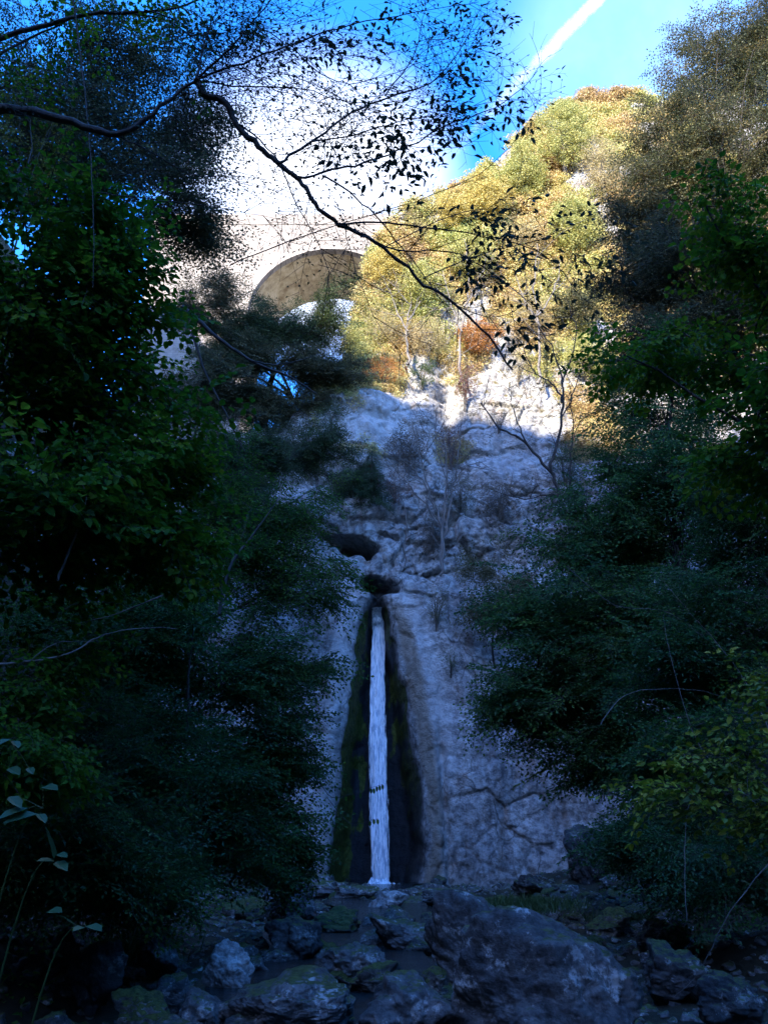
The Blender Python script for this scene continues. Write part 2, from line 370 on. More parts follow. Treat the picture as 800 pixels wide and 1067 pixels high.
def cliffY(x, z, fine=True):
    x = np.asarray(x, float); z = np.asarray(z, float)
    y = fbase(z)
    y = y-.035*np.clip(-x-7, 0, 18)**1.7-.02*np.clip(x-10, 0, 25)**1.6
    w, top = in_groove(x, z)
    y = y+top*(3.0*sstep(-.12, .95, w))
    # pale ribs beside the chute
    rl = np.exp(-((x-(eL(z)-.9))/.75)**2); rr = np.exp(-((x-(eR2(z)+.1))/.8)**2)
    lowz = sstep(ZT+2, ZT-3, z)
    y = y-lowz*(.75*rl+.7*rr)
    y = y-1.0*np.exp(-((x-(eR2(z)+2.2))/1.6)**2)*lowz                # smooth shoulder to the right
    cr = P(448, 800, 45)[0]
    y = y+.5*np.exp(-((x-cr-.55-.04*(8-z))/.22)**2)*sstep(9, 6, z)          # vertical crack
    # caves
    y = y+hollow(x, z, 369, 566, 27, 12, 3.6, -.32)+hollow(x, z, 345, 552, 22, 7, 2.0, -.35)+hollow(x, z, 392, 608, 22, 11, 2.6, -.3, 46.5)
    y = y+hollow(x, z, 384, 482, 9, 7, 1.6)+hollow(x, z, 372, 452, 12, 4, 1.2)+hollow(x, z, 405, 556, 16, 4, .9, -.5)
    # buttress and gully high up
    y = y+1.3*np.exp(-((x-P(470, 470, 52)[0])/1.0)**2)*sstep(22, 28, z)*sstep(45, 36, z)
    y = y-1.6*sstep(1.6, -1.2, x)*sstep(24, 27, z)*sstep(36, 33, z)
    amp = (.35+.65*sstep(ZT-2, ZT+4, z))*(1-.38*sstep(22, 26, z)*sstep(42, 36, z))*(1-.75*top*(w > -.3))*(1-.45*lowz*(np.exp(-((x-(eR2(z)+1))/3)**2)))
    y = y+amp*.9*fbm(x*.16, z*.13, 4.4, 3)
    led = z+.7*fbm(x*.25, z*.25, 8, 3)
    y = y+amp*(.45*(np.abs((led/3.1) % 1-.5)*2)**3)
    if fine:
        y = y-amp*.50*ridged(x*.42, z*.36, 1.7, 5, .52)+.22*amp
        amb = amp*(.4+.6*sstep(-.2, .5, fbm(x*.15, z*.15, 11, 2)))*(1-.35*sstep(20, 24, z))
        y = y+amb*(.22*blocks(x, z*1.2, 2.6, 3, .6, .9)+.22*blocks(x, z*1.15, 1.05, 17, .6, 1.0)+.14*blocks(x, z, .48, 31))+.09*amp*fbm(x*2.1, z*2.1, 6, 3)
        y = y+top*sstep(0, .4, w)*(.16*fbm(x*1.6, z*.8, 3, 4))
    return y
def on_cliff(px, py, it=14):
    Yv = 50.0
    for _ in range(it):
        p = P(px, py, Yv); zt = float(ztop(p[0]))
        ny = float(cliffY(p[0], min(p[2], zt), False)); Yv = .5*Yv+.5*ny
    return P(px, py, Yv-.2)
cx_ = np.unique(np.concatenate([np.linspace(-42, -14, 60), np.arange(-14, 14, .085), np.linspace(14, 55, 130)]))
ch_ = np.unique(np.concatenate([np.arange(-3, 34, .085), np.arange(34, 92, .2), np.linspace(92, 150, 30)]))
X, Hh = np.meshgrid(cx_, ch_, indexing='ij')
zt = ztop(X); Zw = np.minimum(Hh, zt); ex = np.clip(Hh-zt, 0, None)
Yc = cliffY(X, Zw)+ex*1.4
Zc = Zw+ex*.12+.5*fbm(X*.4, Hh*.4, 2, 3)*sstep(0, 3, ex)+.12*fbm(X*.8, Zw*.8, 12, 3)
w, top = in_groove(X, Zw)
inside = top*sstep(-.1, .25, w+.25*fbm(X*.9, Zw*.5, 2, 3))
rel = (X-.5*(eL(Zw)+eR(Zw)))/(.5*(eR(Zw)-eL(Zw))+.01)
wet = np.clip(inside*(1-.25*sstep(.7, 1, np.abs(rel))), 0, 1)
moss = inside*(1-.25*sstep(.1, .3, rel))*sstep(.35, .75, np.abs(rel)+.55*fbm(X*1.5, Zw*.45, 8, 4))*(1-.45*sstep(.1, .5, rel)*sstep(12, 2, Zw)) 
brown = sstep(.0, .3, X-eR(Zw)+.2*fbm(X, Zw*.6, 3, 3))*sstep(.25, -.15, X-eR2(Zw)-.1)*sstep(ZT, ZT-2, Zw)
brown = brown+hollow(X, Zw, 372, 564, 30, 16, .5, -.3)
veg = .25+.75*sstep(26, 36, Zw+3*fbm(X*.2, Zw*.2, 1, 2)); veg = veg*(1-inside)*np.where(Zw < ZT+1, .35, 1)
wet = np.clip(wet+hollow(X, Zw, 390, 608, 20, 13, 1, -.2, 46.5)*.8+hollow(X, Zw, 369, 566, 24, 11, 1, -.32)*.6, 0, 1)  # same dark tone also fills the overhang and the cave hollow
pale = (np.exp(-((X-(eL(Zw)-.75))/.6)**2)+.8*np.exp(-((X-(eR2(Zw)+.7))/.7)**2)*sstep(4, 7, Zw))*sstep(ZT+1.5, ZT-1.5, Zw)*(1-inside)
pale = np.clip(pale+.75*hollow(X, Zw, 415, 455, 75, 60, 1, 0, 52)+.5*hollow(X, Zw, 520, 470, 60, 50, 1, 0, 52), 0, 1)  # upper face painted lighter to stand in for its stronger skylight
mb = MB(); mb.add(np.stack([X, Yc, Zc], -1), grid_faces(len(cx_), len(ch_)))
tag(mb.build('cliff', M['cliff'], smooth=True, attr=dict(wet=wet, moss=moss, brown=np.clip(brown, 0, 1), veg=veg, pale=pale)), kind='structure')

# ------------------------------------------------------------------ bridge
def bridge():
    m, nt, b = newmat('pale bridge masonry')
    c = ramp(nt, noise(nt, .8, 7, .65), [(.35, (.20, .175, .15)), (.65, (.34, .305, .27))])
    bl = nt.nodes.new('ShaderNodeTexBrick'); tcn = nt.nodes.new('ShaderNodeTexCoord')
    mp = nt.nodes.new('ShaderNodeMapping'); mp.inputs['Rotation'].default_value = (math.pi/2, 0, 0)
    nt.links.new(tcn.outputs['Object'], mp.inputs[0]); nt.links.new(mp.outputs[0], bl.inputs['Vector'])
    bl.inputs['Scale'].default_value = .9; bl.inputs['Color1'].default_value = (1, 1, 1, 1); bl.inputs['Color2'].default_value = (.85, .84, .82, 1)
    bl.inputs['Mortar'].default_value = (.6, .58, .55, 1); bl.inputs['Mortar Size'].default_value = .015
    nt.links.new(mixc(nt, .7, c, bl.outputs[0], 'MULTIPLY'), b.inputs['Base Color']); b.inputs['Roughness'].default_value = .9
    bump(nt, b, noise(nt, 3, 8, .7), .5, .08)
    m2, nt2, b2 = newmat('weathered vault stone')
    nt2.links.new(ramp(nt2, noise(nt2, .7, 8, .7), [(.35, (.30, .22, .12)), (.5, (.52, .42, .25)), (.65, (.66, .56, .38))]), b2.inputs['Base Color'])
    b2.inputs['Roughness'].default_value = .95; bump(nt2, b2, noise(nt2, 1.5, 8, .7), .8, .2)
    c0 = P(342, 326, 72); r = DPT(c0)/F*84; Y0, Y1 = 72.0, 81.0
    root = empty('arch_bridge', (c0[0], Y0, c0[2]-14), 'pale sunlit stone arch bridge high up behind the trees left of the cliff', 'bridge')
    xL, xR = P(150, 300, 72)[0], P(425, 300, 72)[0]
    ztopb = P(338, 234, 72)[2]; zbot = c0[2]-16
    th = np.linspace(0, math.pi, 49); ax = c0[0]-r*np.cos(th); az = c0[2]+r*np.sin(th)
    ax = np.concatenate([[ax[0]], ax, [ax[-1]]]); az = np.concatenate([[zbot], az, [zbot]])
    def wall(name, Yf, Yb, mat):                    # spandrel wall with the arch opening
        q = MB(); n = len(ax)
        for Yy, dirn in ((Yf, 1), (Yb, -1)):
            v = np.concatenate([np.stack([ax, np.full(n, Yy), az], 1), np.stack([ax, np.full(n, Yy), np.full(n, ztopb)], 1)])
            f = [[i, i+1, n+i+1, n+i] for i in range(n-1)]; q.add(v, f)
            for a, b_ in ((xL, ax[0]), (ax[-1], xR)):
                q.add([[a, Yy, zbot], [b_, Yy, zbot], [b_, Yy, ztopb], [a, Yy, ztopb]], [[0, 1, 2, 3]])
        v = np.concatenate([np.stack([ax, np.full(n, Yf), az], 1), np.stack([ax, np.full(n, Yb), az], 1)])
        q.add(v, [[i, n+i, n+i+1, i+1] for i in range(n-1)])
        q.add([[xL, Yf, ztopb], [xR, Yf, ztopb], [xR, Yb, ztopb], [xL, Yb, ztopb]], [[0, 1, 2, 3]])
        q.add([[xL, Yf, zbot], [xL, Yb, zbot], [xL, Yb, ztopb], [xL, Yf, ztopb]], [[0, 1, 2, 3]])
        q.add([[xR, Yf, zbot], [xR, Yb, zbot], [xR, Yb, ztopb], [xR, Yf, ztopb]], [[0, 1, 2, 3]])
        return q.build(name, mat, root)
    wall('spandrel_wall', Y0, Y0+.8, m)
    # vault barrel
    rr = r+.06; q = MB(); n = 41; th = np.linspace(0, math.pi, n)
    ys = np.linspace(Y0+.802, Y1, 14); T, YY = np.meshgrid(th, ys, indexing='ij')
    rn = rr+.10*fbm(T*4, YY*.6, 1, 3)
    q.add(np.stack([c0[0]-rn*np.cos(T), YY, c0[2]+rn*np.sin(T)], -1), grid_faces(n, 14))
    q.add(np.stack([c0[0]-(rn+.9)*np.cos(T), YY, c0[2]+(rn+.9)*np.sin(T)], -1), grid_faces(n, 14))
    for s in (-1, 1):
        x0 = c0[0]+s*rr; x1 = c0[0]+s*(rr+3)
        v = [[x, y, z] for x in (x0, x1) for y in (Y0+.802, Y1) for z in (zbot, c0[2])]
        q.add(v, [[0, 1, 3, 2], [4, 5, 7, 6], [2, 3, 7, 6], [0, 1, 5, 4]])
    q.build('vault', m2, root)
    q = MB(); a0, a1 = xL, xR
    def box(q, x0, x1, y0, y1, z0, z1):
        v = [[x, y, z] for x in (x0, x1) for y in (y0, y1) for z in (z0, z1)]
        q.add(v, [[0, 1, 3, 2], [4, 6, 7, 5], [0, 4, 5, 1], [2, 3, 7, 6], [0, 2, 6, 4], [1, 5, 7, 3]])
    box(q, a0-.2, a1+.2, Y0-.05, Y1, ztopb+.003, ztopb+.5); q.build('deck', m, root)
    q = MB(); box(q, a0-.2, a1+.2, Y0-.045, Y0+.3, ztopb+.503, ztopb+1.5); q.build('parapet', m, root)
bridge()

# ------------------------------------------------------------------ leaves, twigs and sprays
def leaf_quads(base, dirn, nrm, ln, wd, six=False, fold=.25):
    base = np.asarray(base); n = len(base)
    d = dirn/np.linalg.norm(dirn, axis=1)[:, None]; s = np.cross(nrm, d); s /= np.linalg.norm(s, axis=1)[:, None]+1e-9
    u = np.cross(d, s); ln = np.broadcast_to(ln, (n,))[:, None]; wd = np.broadcast_to(wd, (n,))[:, None]
    if six:
        l1 = base+d*ln*.28+s*wd*.46+u*wd*fold; r1 = base+d*ln*.28-s*wd*.46+u*wd*fold
        l2 = base+d*ln*.66+s*wd*.42+u*wd*fold*.7-u*ln*.05; r2 = base+d*ln*.66-s*wd*.42+u*wd*fold*.7-u*ln*.05
        tip = base+d*ln-u*ln*.14
        v = np.stack([base, l1, l2, tip, r2, r1], 1); k = np.arange(n)[:, None]*6
        f = np.concatenate([k+np.array([[0, 3, 2, 1]]), k+np.array([[0, 5, 4, 3]])], 0)
    else:
        l1 = base+d*ln*.45+s*wd*.5+u*wd*fold; r1 = base+d*ln*.45-s*wd*.5+u*wd*fold; tip = base+d*ln-u*ln*.1
        v = np.stack([base, r1, tip, l1], 1); k = np.arange(n)[:, None]*4; f = k+np.array([[0, 1, 2, 3]])
    return v.reshape(-1, 3), f
def spray(seed, L=.8, nside=9, leaf=.06, wid=.6, per=6, droop=.12, six=False, stem=.004, up=.25, dens=1.0):
    """one flat leafy twig along +X; returns verts, quads, material index"""
    r = np.random.default_rng(seed); q = MB()
    t = np.linspace(0, 1, 6); main = np.stack([t*L, .05*L*np.sin(t*3+r.random()*3), -droop*L*t**2], 1)
    q.tube(main, np.linspace(stem, stem*.4, 6), 3, 1)
    pos = []; dr = []
    for i in range(nside):
        a = (i+.6)/nside; p0 = np.array([np.interp(a, t, main[:, k]) for k in range(3)])
        s = 1 if i % 2 else -1; ang = s*R(r.uniform(38, 62)); ln = L*(.48-.30*a)*r.uniform(.7, 1.2)
        d = np.array([math.cos(ang), math.sin(ang), r.normal(0, .12)])
        sp = p0+np.linspace(0, 1, 3)[:, None]*d*ln+np.array([[0, 0, 0], [0, 0, -.01], [0, 0, -.10*ln]])
        q.tube(sp, [stem*.6, stem*.5, stem*.25], 3, 1)
        k = max(2, int(per*ln/(L*.4)))
        for j in range(k):
            if r.random() > dens: continue
            b = (j+.7)/k; pp = sp[0]+(sp[-1]-sp[0])*min(b, 1.0)
            s2 = 1 if j % 2 else -1; a2 = ang+s2*R(r.uniform(30, 65))*(0.2 if j == k-1 else 1)
            pos.append(pp); dr.append([math.cos(a2), math.sin(a2), r.normal(-.15, .2)])
    for j in range(int(per*1.5)):
        if r.random() > dens: continue
        b = .2+.8*(j+1)/int(per*1.5); p0 = np.array([np.interp(b, t, main[:, k]) for k in range(3)])
        a2 = (1 if j % 2 else -1)*R(r.uniform(25, 60))*(0 if j == int(per*1.5)-1 else 1)
        pos.append(p0); dr.append([math.cos(a2), math.sin(a2), r.normal(-.1, .2)])
    n = len(pos); nr = np.array([0, 0, 1.0])+r.normal(0, up, (n, 3))
    v, f = leaf_quads(np.array(pos), np.array(dr), nr, leaf*r.uniform(.7, 1.25, n), leaf*wid*r.uniform(.85, 1.15, n), six)
    q.add(v, f, 0)
    nl = len(f)//(2 if six else 1); jit = r.normal(0, .12, nl); jit = np.concatenate([jit, jit]) if six else jit
    tn = np.concatenate([np.zeros(sum(len(a) for a in q.f[:-1])), jit])
    return np.concatenate(q.v), np.concatenate(q.f), np.concatenate(q.m), tn
def clump(seed, rad=.5, n=60, leaf=.13, wid=.7, flat=.7):
    r = np.random.default_rng(seed); p = r.normal(size=(n, 3)); p /= np.linalg.norm(p, axis=1)[:, None]; p *= rad*r.random((n, 1))**.45
    p[:, 2] *= flat; d = r.normal(size=(n, 3)); nr = np.array([0, 0, .8])+r.normal(0, .7, (n, 3))
    v, f = leaf_quads(p, d, nr, leaf*r.uniform(.6, 1.3, n), leaf*wid, False, .15)
    return v, f, np.zeros(len(f), int), r.normal(0, .2, n)
TPL = {
 'hazel': [spray(i, .75, 7, .105, .80, 3, .15, True, .005, .35) for i in range(4)],
 'beech': [spray(10+i, .9, 11, .082, .62, 5, .10, False, .004, .65) for i in range(5)],
 'horn': [spray(20+i, 1.0, 11, .085, .45, 6, .30, False, .005, .5) for i in range(5)],
 'airy': [spray(30+i, 1.0, 9, .092, .65, 4, .08, False, .005, .6) for i in range(4)],
 'rtop': [spray(40+i, 1.5, 11, .11, .65, 6, .08, False, .008, .7) for i in range(4)],
 'sparse': [spray(50+i, 1.3, 8, .10, .5, 4, .05, False, .010, .6, .45) for i in range(4)],
 'yg': [spray(60+i, .5, 5, .078, .72, 2, .22, True, .003, .5, .8) for i in range(4)],
 'c': [clump(70+i) for i in range(4)],
 'cthin': [clump(80+i, .7, 34, .11, .6, .9) for i in range(4)],
 'conif': [spray(90+i, 1.1, 13, .12, .28, 7, .35, False, .006, .4) for i in range(3)],
 'bush': [spray(95+i, .8, 10, .075, .6, 6, .2, False, .004, .5) for i in range(4)],
}
def place_sprays(mb, tpls, pos, az, pitch, scale, tone, rng):
    roll = rng.normal(0, .45, len(pos))
    idx = rng.integers(0, len(tpls), len(pos))
    for k, (v, f, m, tn) in enumerate(tpls):
        s = idx == k; n = int(s.sum())
        if not n: continue
        ca, sa = np.cos(az[s]), np.sin(az[s]); cp, sp_ = np.cos(pitch[s]), np.sin(pitch[s]); cr, sr = np.cos(roll[s]), np.sin(roll[s])
        z0 = np.zeros(n); o1 = np.ones(n)
        Rz = np.stack([np.stack([ca, -sa, z0], 1), np.stack([sa, ca, z0], 1), np.stack([z0, z0, o1], 1)], 1)
        Ry = np.stack([np.stack([cp, z0, -sp_], 1), np.stack([z0, o1, z0], 1), np.stack([sp_, z0, cp], 1)], 1)
        Rx = np.stack([np.stack([o1, z0, z0], 1), np.stack([z0, cr, -sr], 1), np.stack([z0, sr, cr], 1)], 1)
        A = (Rz@Ry@Rx)*scale[s][:, None, None]
        V = np.einsum('nij,vj->nvi', A, v)+pos[s][:, None]
        nv = len(v); Fa = (f[None]+(np.arange(n)*nv)[:, None, None]).reshape(-1, 4)
        T = np.clip(tone[s][:, None]+tn[None], 0, 1).reshape(-1)
        mb.add(V.reshape(-1, 3), Fa, np.tile(m, n), T)
def bez(a, b, c, n):
    t = np.linspace(0, 1, n)[:, None]; return (1-t)**2*a+2*t*(1-t)*b+t*t*c
DENS = 1.5
def tree(name, label, cat, base, lobes, kind, mat, bark='bark', trunk_r=.12, br=12, per=9, sc=1.0, seed=0, group=None, droop=.1, tone=(.5, .25), stems=None, outward=1.0):
    """lobes: (px, py, Y, rx px, ry px, depth m) ; branches run from the limbs into each lobe and carry leafy twigs"""
    rng = np.random.default_rng(1000+seed); base = np.asarray(base, float)
    root = empty(name, base, label, cat, group)
    tk = MB(); cr = MB(); P0 = []; AZ = []; PT = []; SCL = []; TN = []
    cs = []
    for (px, py, Y, rx, ry, dz, *k) in lobes:
        c = P(px, py, Y); s = DPT(c)/F; cs.append((c, rx*s, ry*s, dz, k[0] if k else 1.0))
    mean = np.mean([c for c, *_ in cs], axis=0)
    fork = base*.45+mean*.55; fork[:2] = base[:2]*.6+mean[:2]*.4
    hh = max(mean[2]-base[2], .3)
    tp = bez(base-np.array([0, 0, .3]), base+np.array([rng.normal(0, .06)*hh, 0, .3*hh]), fork, 8)
    tk.tube(tp, np.linspace(trunk_r*1.3, trunk_r*.75, 8), 8)
    for (c, rx, rz, ry, dn) in cs:
        mid = fork*.5+c*.5+np.array([0, 0, .12*np.linalg.norm(c-fork)])
        lp = bez(fork, mid, c, 8); lp[1:-1] += rng.normal(0, .05*rx, (6, 3))
        tk.tube(lp, np.linspace(trunk_r*.45, trunk_r*.12, 8), 6)
        nb = max(3, int(br*dn*1.25))
        for i in range(nb):
            d = rng.normal(size=3); d /= np.linalg.norm(d); q = c+d*np.array([rx, ry, rz])*rng.uniform(.55, 1.08)
            a = lp[rng.integers(3, 8)]
            L = np.linalg.norm(q-a); m_ = (a+q)/2+rng.normal(0, .12*L, 3)+np.array([0, 0, .1*L])
            bp = bez(a, m_, q, 6); r0 = min(trunk_r*.14, .02+trunk_r*.05)
            tk.tube(bp, np.linspace(r0, r0*.2, 6), 4)
            for t in rng.uniform(.22, 1.03, int(per*DENS)):
                p = (1-t)**2*a+2*t*(1-t)*m_+t*t*q
                v = q-a; az = math.atan2(v[1], v[0])+rng.normal(0, .9)
                P0.append(p); AZ.append(az); PT.append(rng.normal(-droop, .3)); SCL.append(sc*rng.uniform(.65, 1.2))
                TN.append(np.clip(rng.normal(*tone), 0, 1))
    place_sprays(cr, TPL[kind], np.array(P0), np.array(AZ), np.array(PT), np.array(SCL), np.array(TN), rng)
    tk.build('trunk', M[bark], root, smooth=True)
    cr.build('crown', [M[mat], M[bark]], root)
    return root
def gp(x, y): return (x, y, Hs(x, y))

# ------------------------------------------------------------------ trees on the left bank
tree('hazel_tree', 'dark green hazel with broad leaves filling the left edge of the gorge', 'tree', gp(-5.6, 8.5),
     [(40, 300, 8, 110, 120, 1.6), (110, 290, 9, 75, 60, 1.4, .8), (130, 430, 9, 100, 110, 1.5), (40, 520, 8, 100, 100, 1.5), (170, 540, 10, 60, 70, 1.2, .6)],
     'hazel', 'hazel', trunk_r=.11, br=20, per=9, seed=1, tone=(.42, .22))
tree('slender_tree', 'tall airy small-leaved tree against the sky at the top left', 'tree', gp(-10.5, 19),
     [(50, 50, 18, 110, 80, 3, 1.5), (160, 120, 20, 70, 60, 2.5, 1.2), (110, 200, 19, 100, 60, 2.5, 1.2), (212, 225, 20, 42, 45, 2, 1.2), (215, 120, 20, 36, 50, 2, .8), (60, 130, 18, 90, 60, 2.5, 1.2), (130, 40, 19, 70, 50, 2), (30, 150, 18, 80, 60, 2)],
     'airy', 'airy', trunk_r=.14, br=18, per=9, sc=1.1, seed=2, tone=(.4, .25))
tree('yellowing_tree', 'small tree with yellowing leaves behind the hazel at the left edge', 'tree', gp(-8.2, 15),
     [(35, 105, 16, 50, 28, 1.2), (20, 150, 16, 40, 25, 1.2)], 'airy', 'airy_yellow', trunk_r=.06, br=7, per=6, seed=3)
tree('hornbeam_tree', 'hornbeam whose narrow dark leaves droop across the cliff left of the cave', 'tree', gp(-7.0, 17),
     [(275, 560, 17, 65, 60, 1.5), (325, 600, 17, 42, 28, 1.2, .6), (245, 490, 17, 55, 45, 1.5, .7), (190, 610, 16, 80, 60, 1.6), (100, 620, 14, 90, 60, 1.4), (310, 520, 17, 35, 35, 1, .5)],
     'horn', 'horn', trunk_r=.09, br=15, per=8, seed=4, droop=.35, tone=(.45, .25))
tree('undergrowth_tree', 'dense dark green small tree low on the left bank beside the waterfall', 'tree', gp(-5.8, 16),
     [(230, 700, 16, 90, 80, 1.6), (290, 790, 18, 50, 70, 1.2), (205, 830, 15, 90, 80, 1.5), (310, 690, 18, 34, 36, 1, .35), (270, 890, 17, 50, 45, 1.2), (130, 660, 14, 90, 80, 1.6)],
     'beech', 'beech', trunk_r=.08, br=20, per=10, seed=5, tone=(.4, .22))
tree('bank_shrub', 'black-green shrub in deepest shade at the lower left', 'shrub', gp(-4.9, 11.0),
     [(100, 770, 12, 110, 100, 1.5), (60, 880, 10, 90, 80, 1.2), (150, 900, 12, 80, 60, 1.2)], 'bush', 'beech', trunk_r=.05, br=26, per=10, sc=.9, seed=6, tone=(.3, .2))
tree('edge_shrub', 'broad-leaved shrub hugging the left frame above the pale leaf sprigs', 'shrub', gp(-4.4, 8.0),
     [(20, 680, 8, 70, 80, 1.0), (20, 790, 7.5, 60, 60, .8)], 'hazel', 'hazel', trunk_r=.035, br=14, per=7, sc=.7, seed=7, tone=(.35, .2))
tree('ivy_clad_tree', 'green tree with a rounded crown under the bridge arch', 'tree', P(275, 455, 50.5),
     [(350, 315, 51, 24, 24, 2., .5), (288, 330, 51, 45, 32, 2.5), (245, 375, 50, 42, 40, 2.2), (330, 345, 51, 30, 22, 2, .6), (262, 345, 50, 28, 25, 2)],
     'rtop', 'c_green', trunk_r=.25, br=22, per=10, sc=1.1, seed=8, tone=(.5, .3))
tree('leaning_tree', 'olive tree leaning over the cliff shoulder below the bridge', 'tree', P(335, 452, 51.5),
     [(345, 395, 51, 32, 30, 2), (250, 430, 50, 60, 32, 2.2), (320, 435, 51, 45, 25, 2), (190, 420, 48, 60, 40, 2), (270, 412, 50, 24, 16, 1.5, .6), (325, 385, 50, 22, 28, 1.5, .7), (262, 372, 49, 22, 30, 1.5, .7), (205, 320, 48, 34, 28, 1.5, .8), (232, 300, 48, 24, 22, 1.5, .35), (215, 375, 46, 20, 26, 1.5, .4)],
     'rtop', 'c_olive', trunk_r=.22, br=22, per=10, sc=1.1, seed=9, tone=(.4, .3))
tree('pale_green_tree', 'pale green feathery tree on the cliff shoulder right of the bridge gap', 'tree', P(362, 412, 53),
     [(368, 355, 52, 26, 34, 2), (352, 385, 52, 28, 20, 1.5, .6)], 'cthin', 'c_yg', trunk_r=.15, br=9, per=8, sc=1.1, seed=10)
tree('shoulder_tree', 'dark tree rooted on the rock step left of the caves', 'tree', P(250, 560, 40),
     [(255, 470, 40, 60, 30, 2), (325, 470, 44, 42, 30, 2), (190, 470, 38, 60, 50, 2), (240, 520, 38, 40, 30, 1.5, .6)],
     'rtop', 'c_green', trunk_r=.16, br=22, per=10, sc=.95, seed=11, tone=(.3, .25))

# ------------------------------------------------------------------ trees on the right bank
tree('tall_autumn_tree', 'tall grey-brown autumn tree rising to the top right corner', 'tree', gp(17.5, 34),
     [(750, 60, 34, 60, 70, 3, 1.4), (700, 150, 33, 55, 60, 3, 1.3), (780, 160, 32, 60, 80, 3, 1.2), (675, 225, 34, 38, 45, 2.5, .8), (720, 270, 32, 70, 60, 3, 1.2), (655, 290, 35, 30, 45, 2, .5), (690, 350, 33, 60, 50, 2.5), (775, 330, 32, 60, 60, 2.5), (790, 20, 34, 45, 40, 2)],
     'rtop', 'rtop', trunk_r=.26, br=24, per=10, sc=1.1, seed=20, tone=(.5, .3))
tree('overhanging_hazel', 'hazel with large green leaves hanging in from the right edge', 'tree', gp(7.2, 8.5),
     [(795, 240, 8, 40, 70, 1.0, .5), (785, 350, 8.5, 45, 55, 1.0, .6), (785, 450, 8, 45, 70, 1.0, .7), (695, 335, 9, 50, 25, .6, .15), (735, 215, 8, 45, 50, .6, .25), (650, 370, 9, 40, 20, .5, .1)],
     'hazel', 'hazel', trunk_r=.09, br=15, per=7, sc=.85, seed=21, tone=(.62, .25))
tree('beech_tree', 'big dark green beech mass covering the right side of the cliff', 'tree', gp(10.5, 23),
     [(620, 550, 23, 70, 55, 2.2, 1.2), (690, 480, 22, 80, 80, 2.4, 1.3), (565, 640, 23, 60, 48, 2, .9), (640, 640, 21, 90, 60, 2, 1.2), (590, 720, 22, 80, 45, 2, 1.1), (690, 390, 24, 60, 60, 2.4), (650, 790, 22, 80, 40, 1.8), (545, 745, 23, 45, 30, 1.5, .6)],
     'beech', 'beech', trunk_r=.2, br=22, per=12, sc=1.25, seed=22, tone=(.45, .25), droop=.2)
tree('shaded_beech', 'darker beech crown behind the yellow-green bush at the right edge', 'tree', gp(9.2, 16),
     [(760, 620, 16, 70, 80, 1.8), (700, 700, 16, 80, 60, 1.5), (780, 500, 16, 60, 70, 1.5), (720, 800, 15, 80, 50, 1.4)],
     'beech', 'beech', trunk_r=.13, br=20, per=11, sc=1.0, seed=23, tone=(.32, .2))
tree('yellow_green_bush', 'bush with bright yellow-green rounded leaves at the right edge', 'shrub', gp(4.6, 6.9),
     [(750, 775, 6.6, 55, 55, .6), (705, 820, 6.5, 32, 32, .5, .45), (790, 690, 6.8, 35, 45, .5, .6), (790, 840, 6.6, 30, 35, .5, .5)],
     'yg', 'yg', trunk_r=.02, br=13, per=5, sc=.72, seed=24, tone=(.45, .28))
tree('shadow_shrub', 'nearly black shrub under the overhang at the lower right', 'shrub', gp(7.0, 13.5),
     [(740, 900, 13, 80, 60, 1.4), (680, 870, 15, 60, 35, 1.4)], 'bush', 'beech', trunk_r=.05, br=22, per=9, sc=.9, seed=25, tone=(.15, .12))
tree('olive_shrub', 'olive-grey rounded shrub on the cliff right of the caves', 'shrub', on_cliff(515, 690),
     [(545, 600, 42, 55, 45, 1.5), (510, 645, 43, 42, 32, 1.4), (500, 590, 44, 30, 30, 1.4, .6)], 'cthin', 'c_olive', trunk_r=.05, br=12, per=9, seed=26, bark='bark')

# ------------------------------------------------------------------ trees on the cliff
JOBS = []
CL_KINDS = {'y': 'c_yellow', 'g': 'c_yg', 'b': 'c_beige', 'o': 'c_orange', 'r': 'c_red', 'd': 'c_green', 'l': 'c_olive', 'n': 'c_brown'}
def cliff_tree(px, py, w, h, k, label, name='shrub', cat='shrub', dens=1.0, tpl='c', seed=None, stems=True, group=None):
    seed = seed if seed is not None else int(px*7+py)
    rng = np.random.default_rng(seed)
    b = on_cliff(px, py+h*.5); s = DPT(b)/F
    root = empty(name, b, label, cat, group)
    tk = MB(); cr = MB(); n = max(8, int(w*h/20*dens)); hm = h*s; wm = w*s/2
    top = b+np.array([0, -.3, hm]); ps = []
    nst = 1 if name.endswith('tree') else 3
    tips = []
    for i in range(nst):
        q = b+np.array([rng.normal(0, .3*wm) if nst > 1 else 0, -.3, hm*.75]); sp = bez(b-np.array([0, -.4, .3]), b+np.array([0, -.3, hm*.4]), q, 6)
        tk.tube(sp, np.linspace(.03*hm+.02, .012, 6), 5); tips.append(sp)
    for i in range(n):
        d = rng.normal(size=3); d /= np.linalg.norm(d); rad = rng.uniform(.2, 1)**.6
        p = b+np.array([0, -.4-.25*wm, hm*.58])+d*np.array([wm, wm*.6, hm*.46])*rad
        if perlin(p[0]*.9, p[1]*.9, p[2]*.9) < -.38: continue
        ps.append(p)
        if i % 3 == 0:
            sp = tips[i % nst]; a = sp[rng.integers(2, 6)]; tk.tube(bez(a, (a+p)/2+rng.normal(0, .15, 3), p, 4), [.02, .016, .012, .008], 3)
    n = len(ps)
    place_sprays(cr, TPL[tpl], np.array(ps), rng.uniform(0, 6.28, n), rng.normal(0, .4, n), rng.uniform(.7, 1.25, n)*np.clip(hm/4.5, .55, 1.2), rng.normal(.5, .25, n).clip(0, 1), rng)
    tk.build('trunk' if name.endswith('tree') else 'stem', M['bark_grey'], root, smooth=True); cr.build('crown' if name.endswith('tree') else 'foliage', [M[CL_KINDS[k]], M['bark_grey']], root)
    return root
T_ = 'tree'
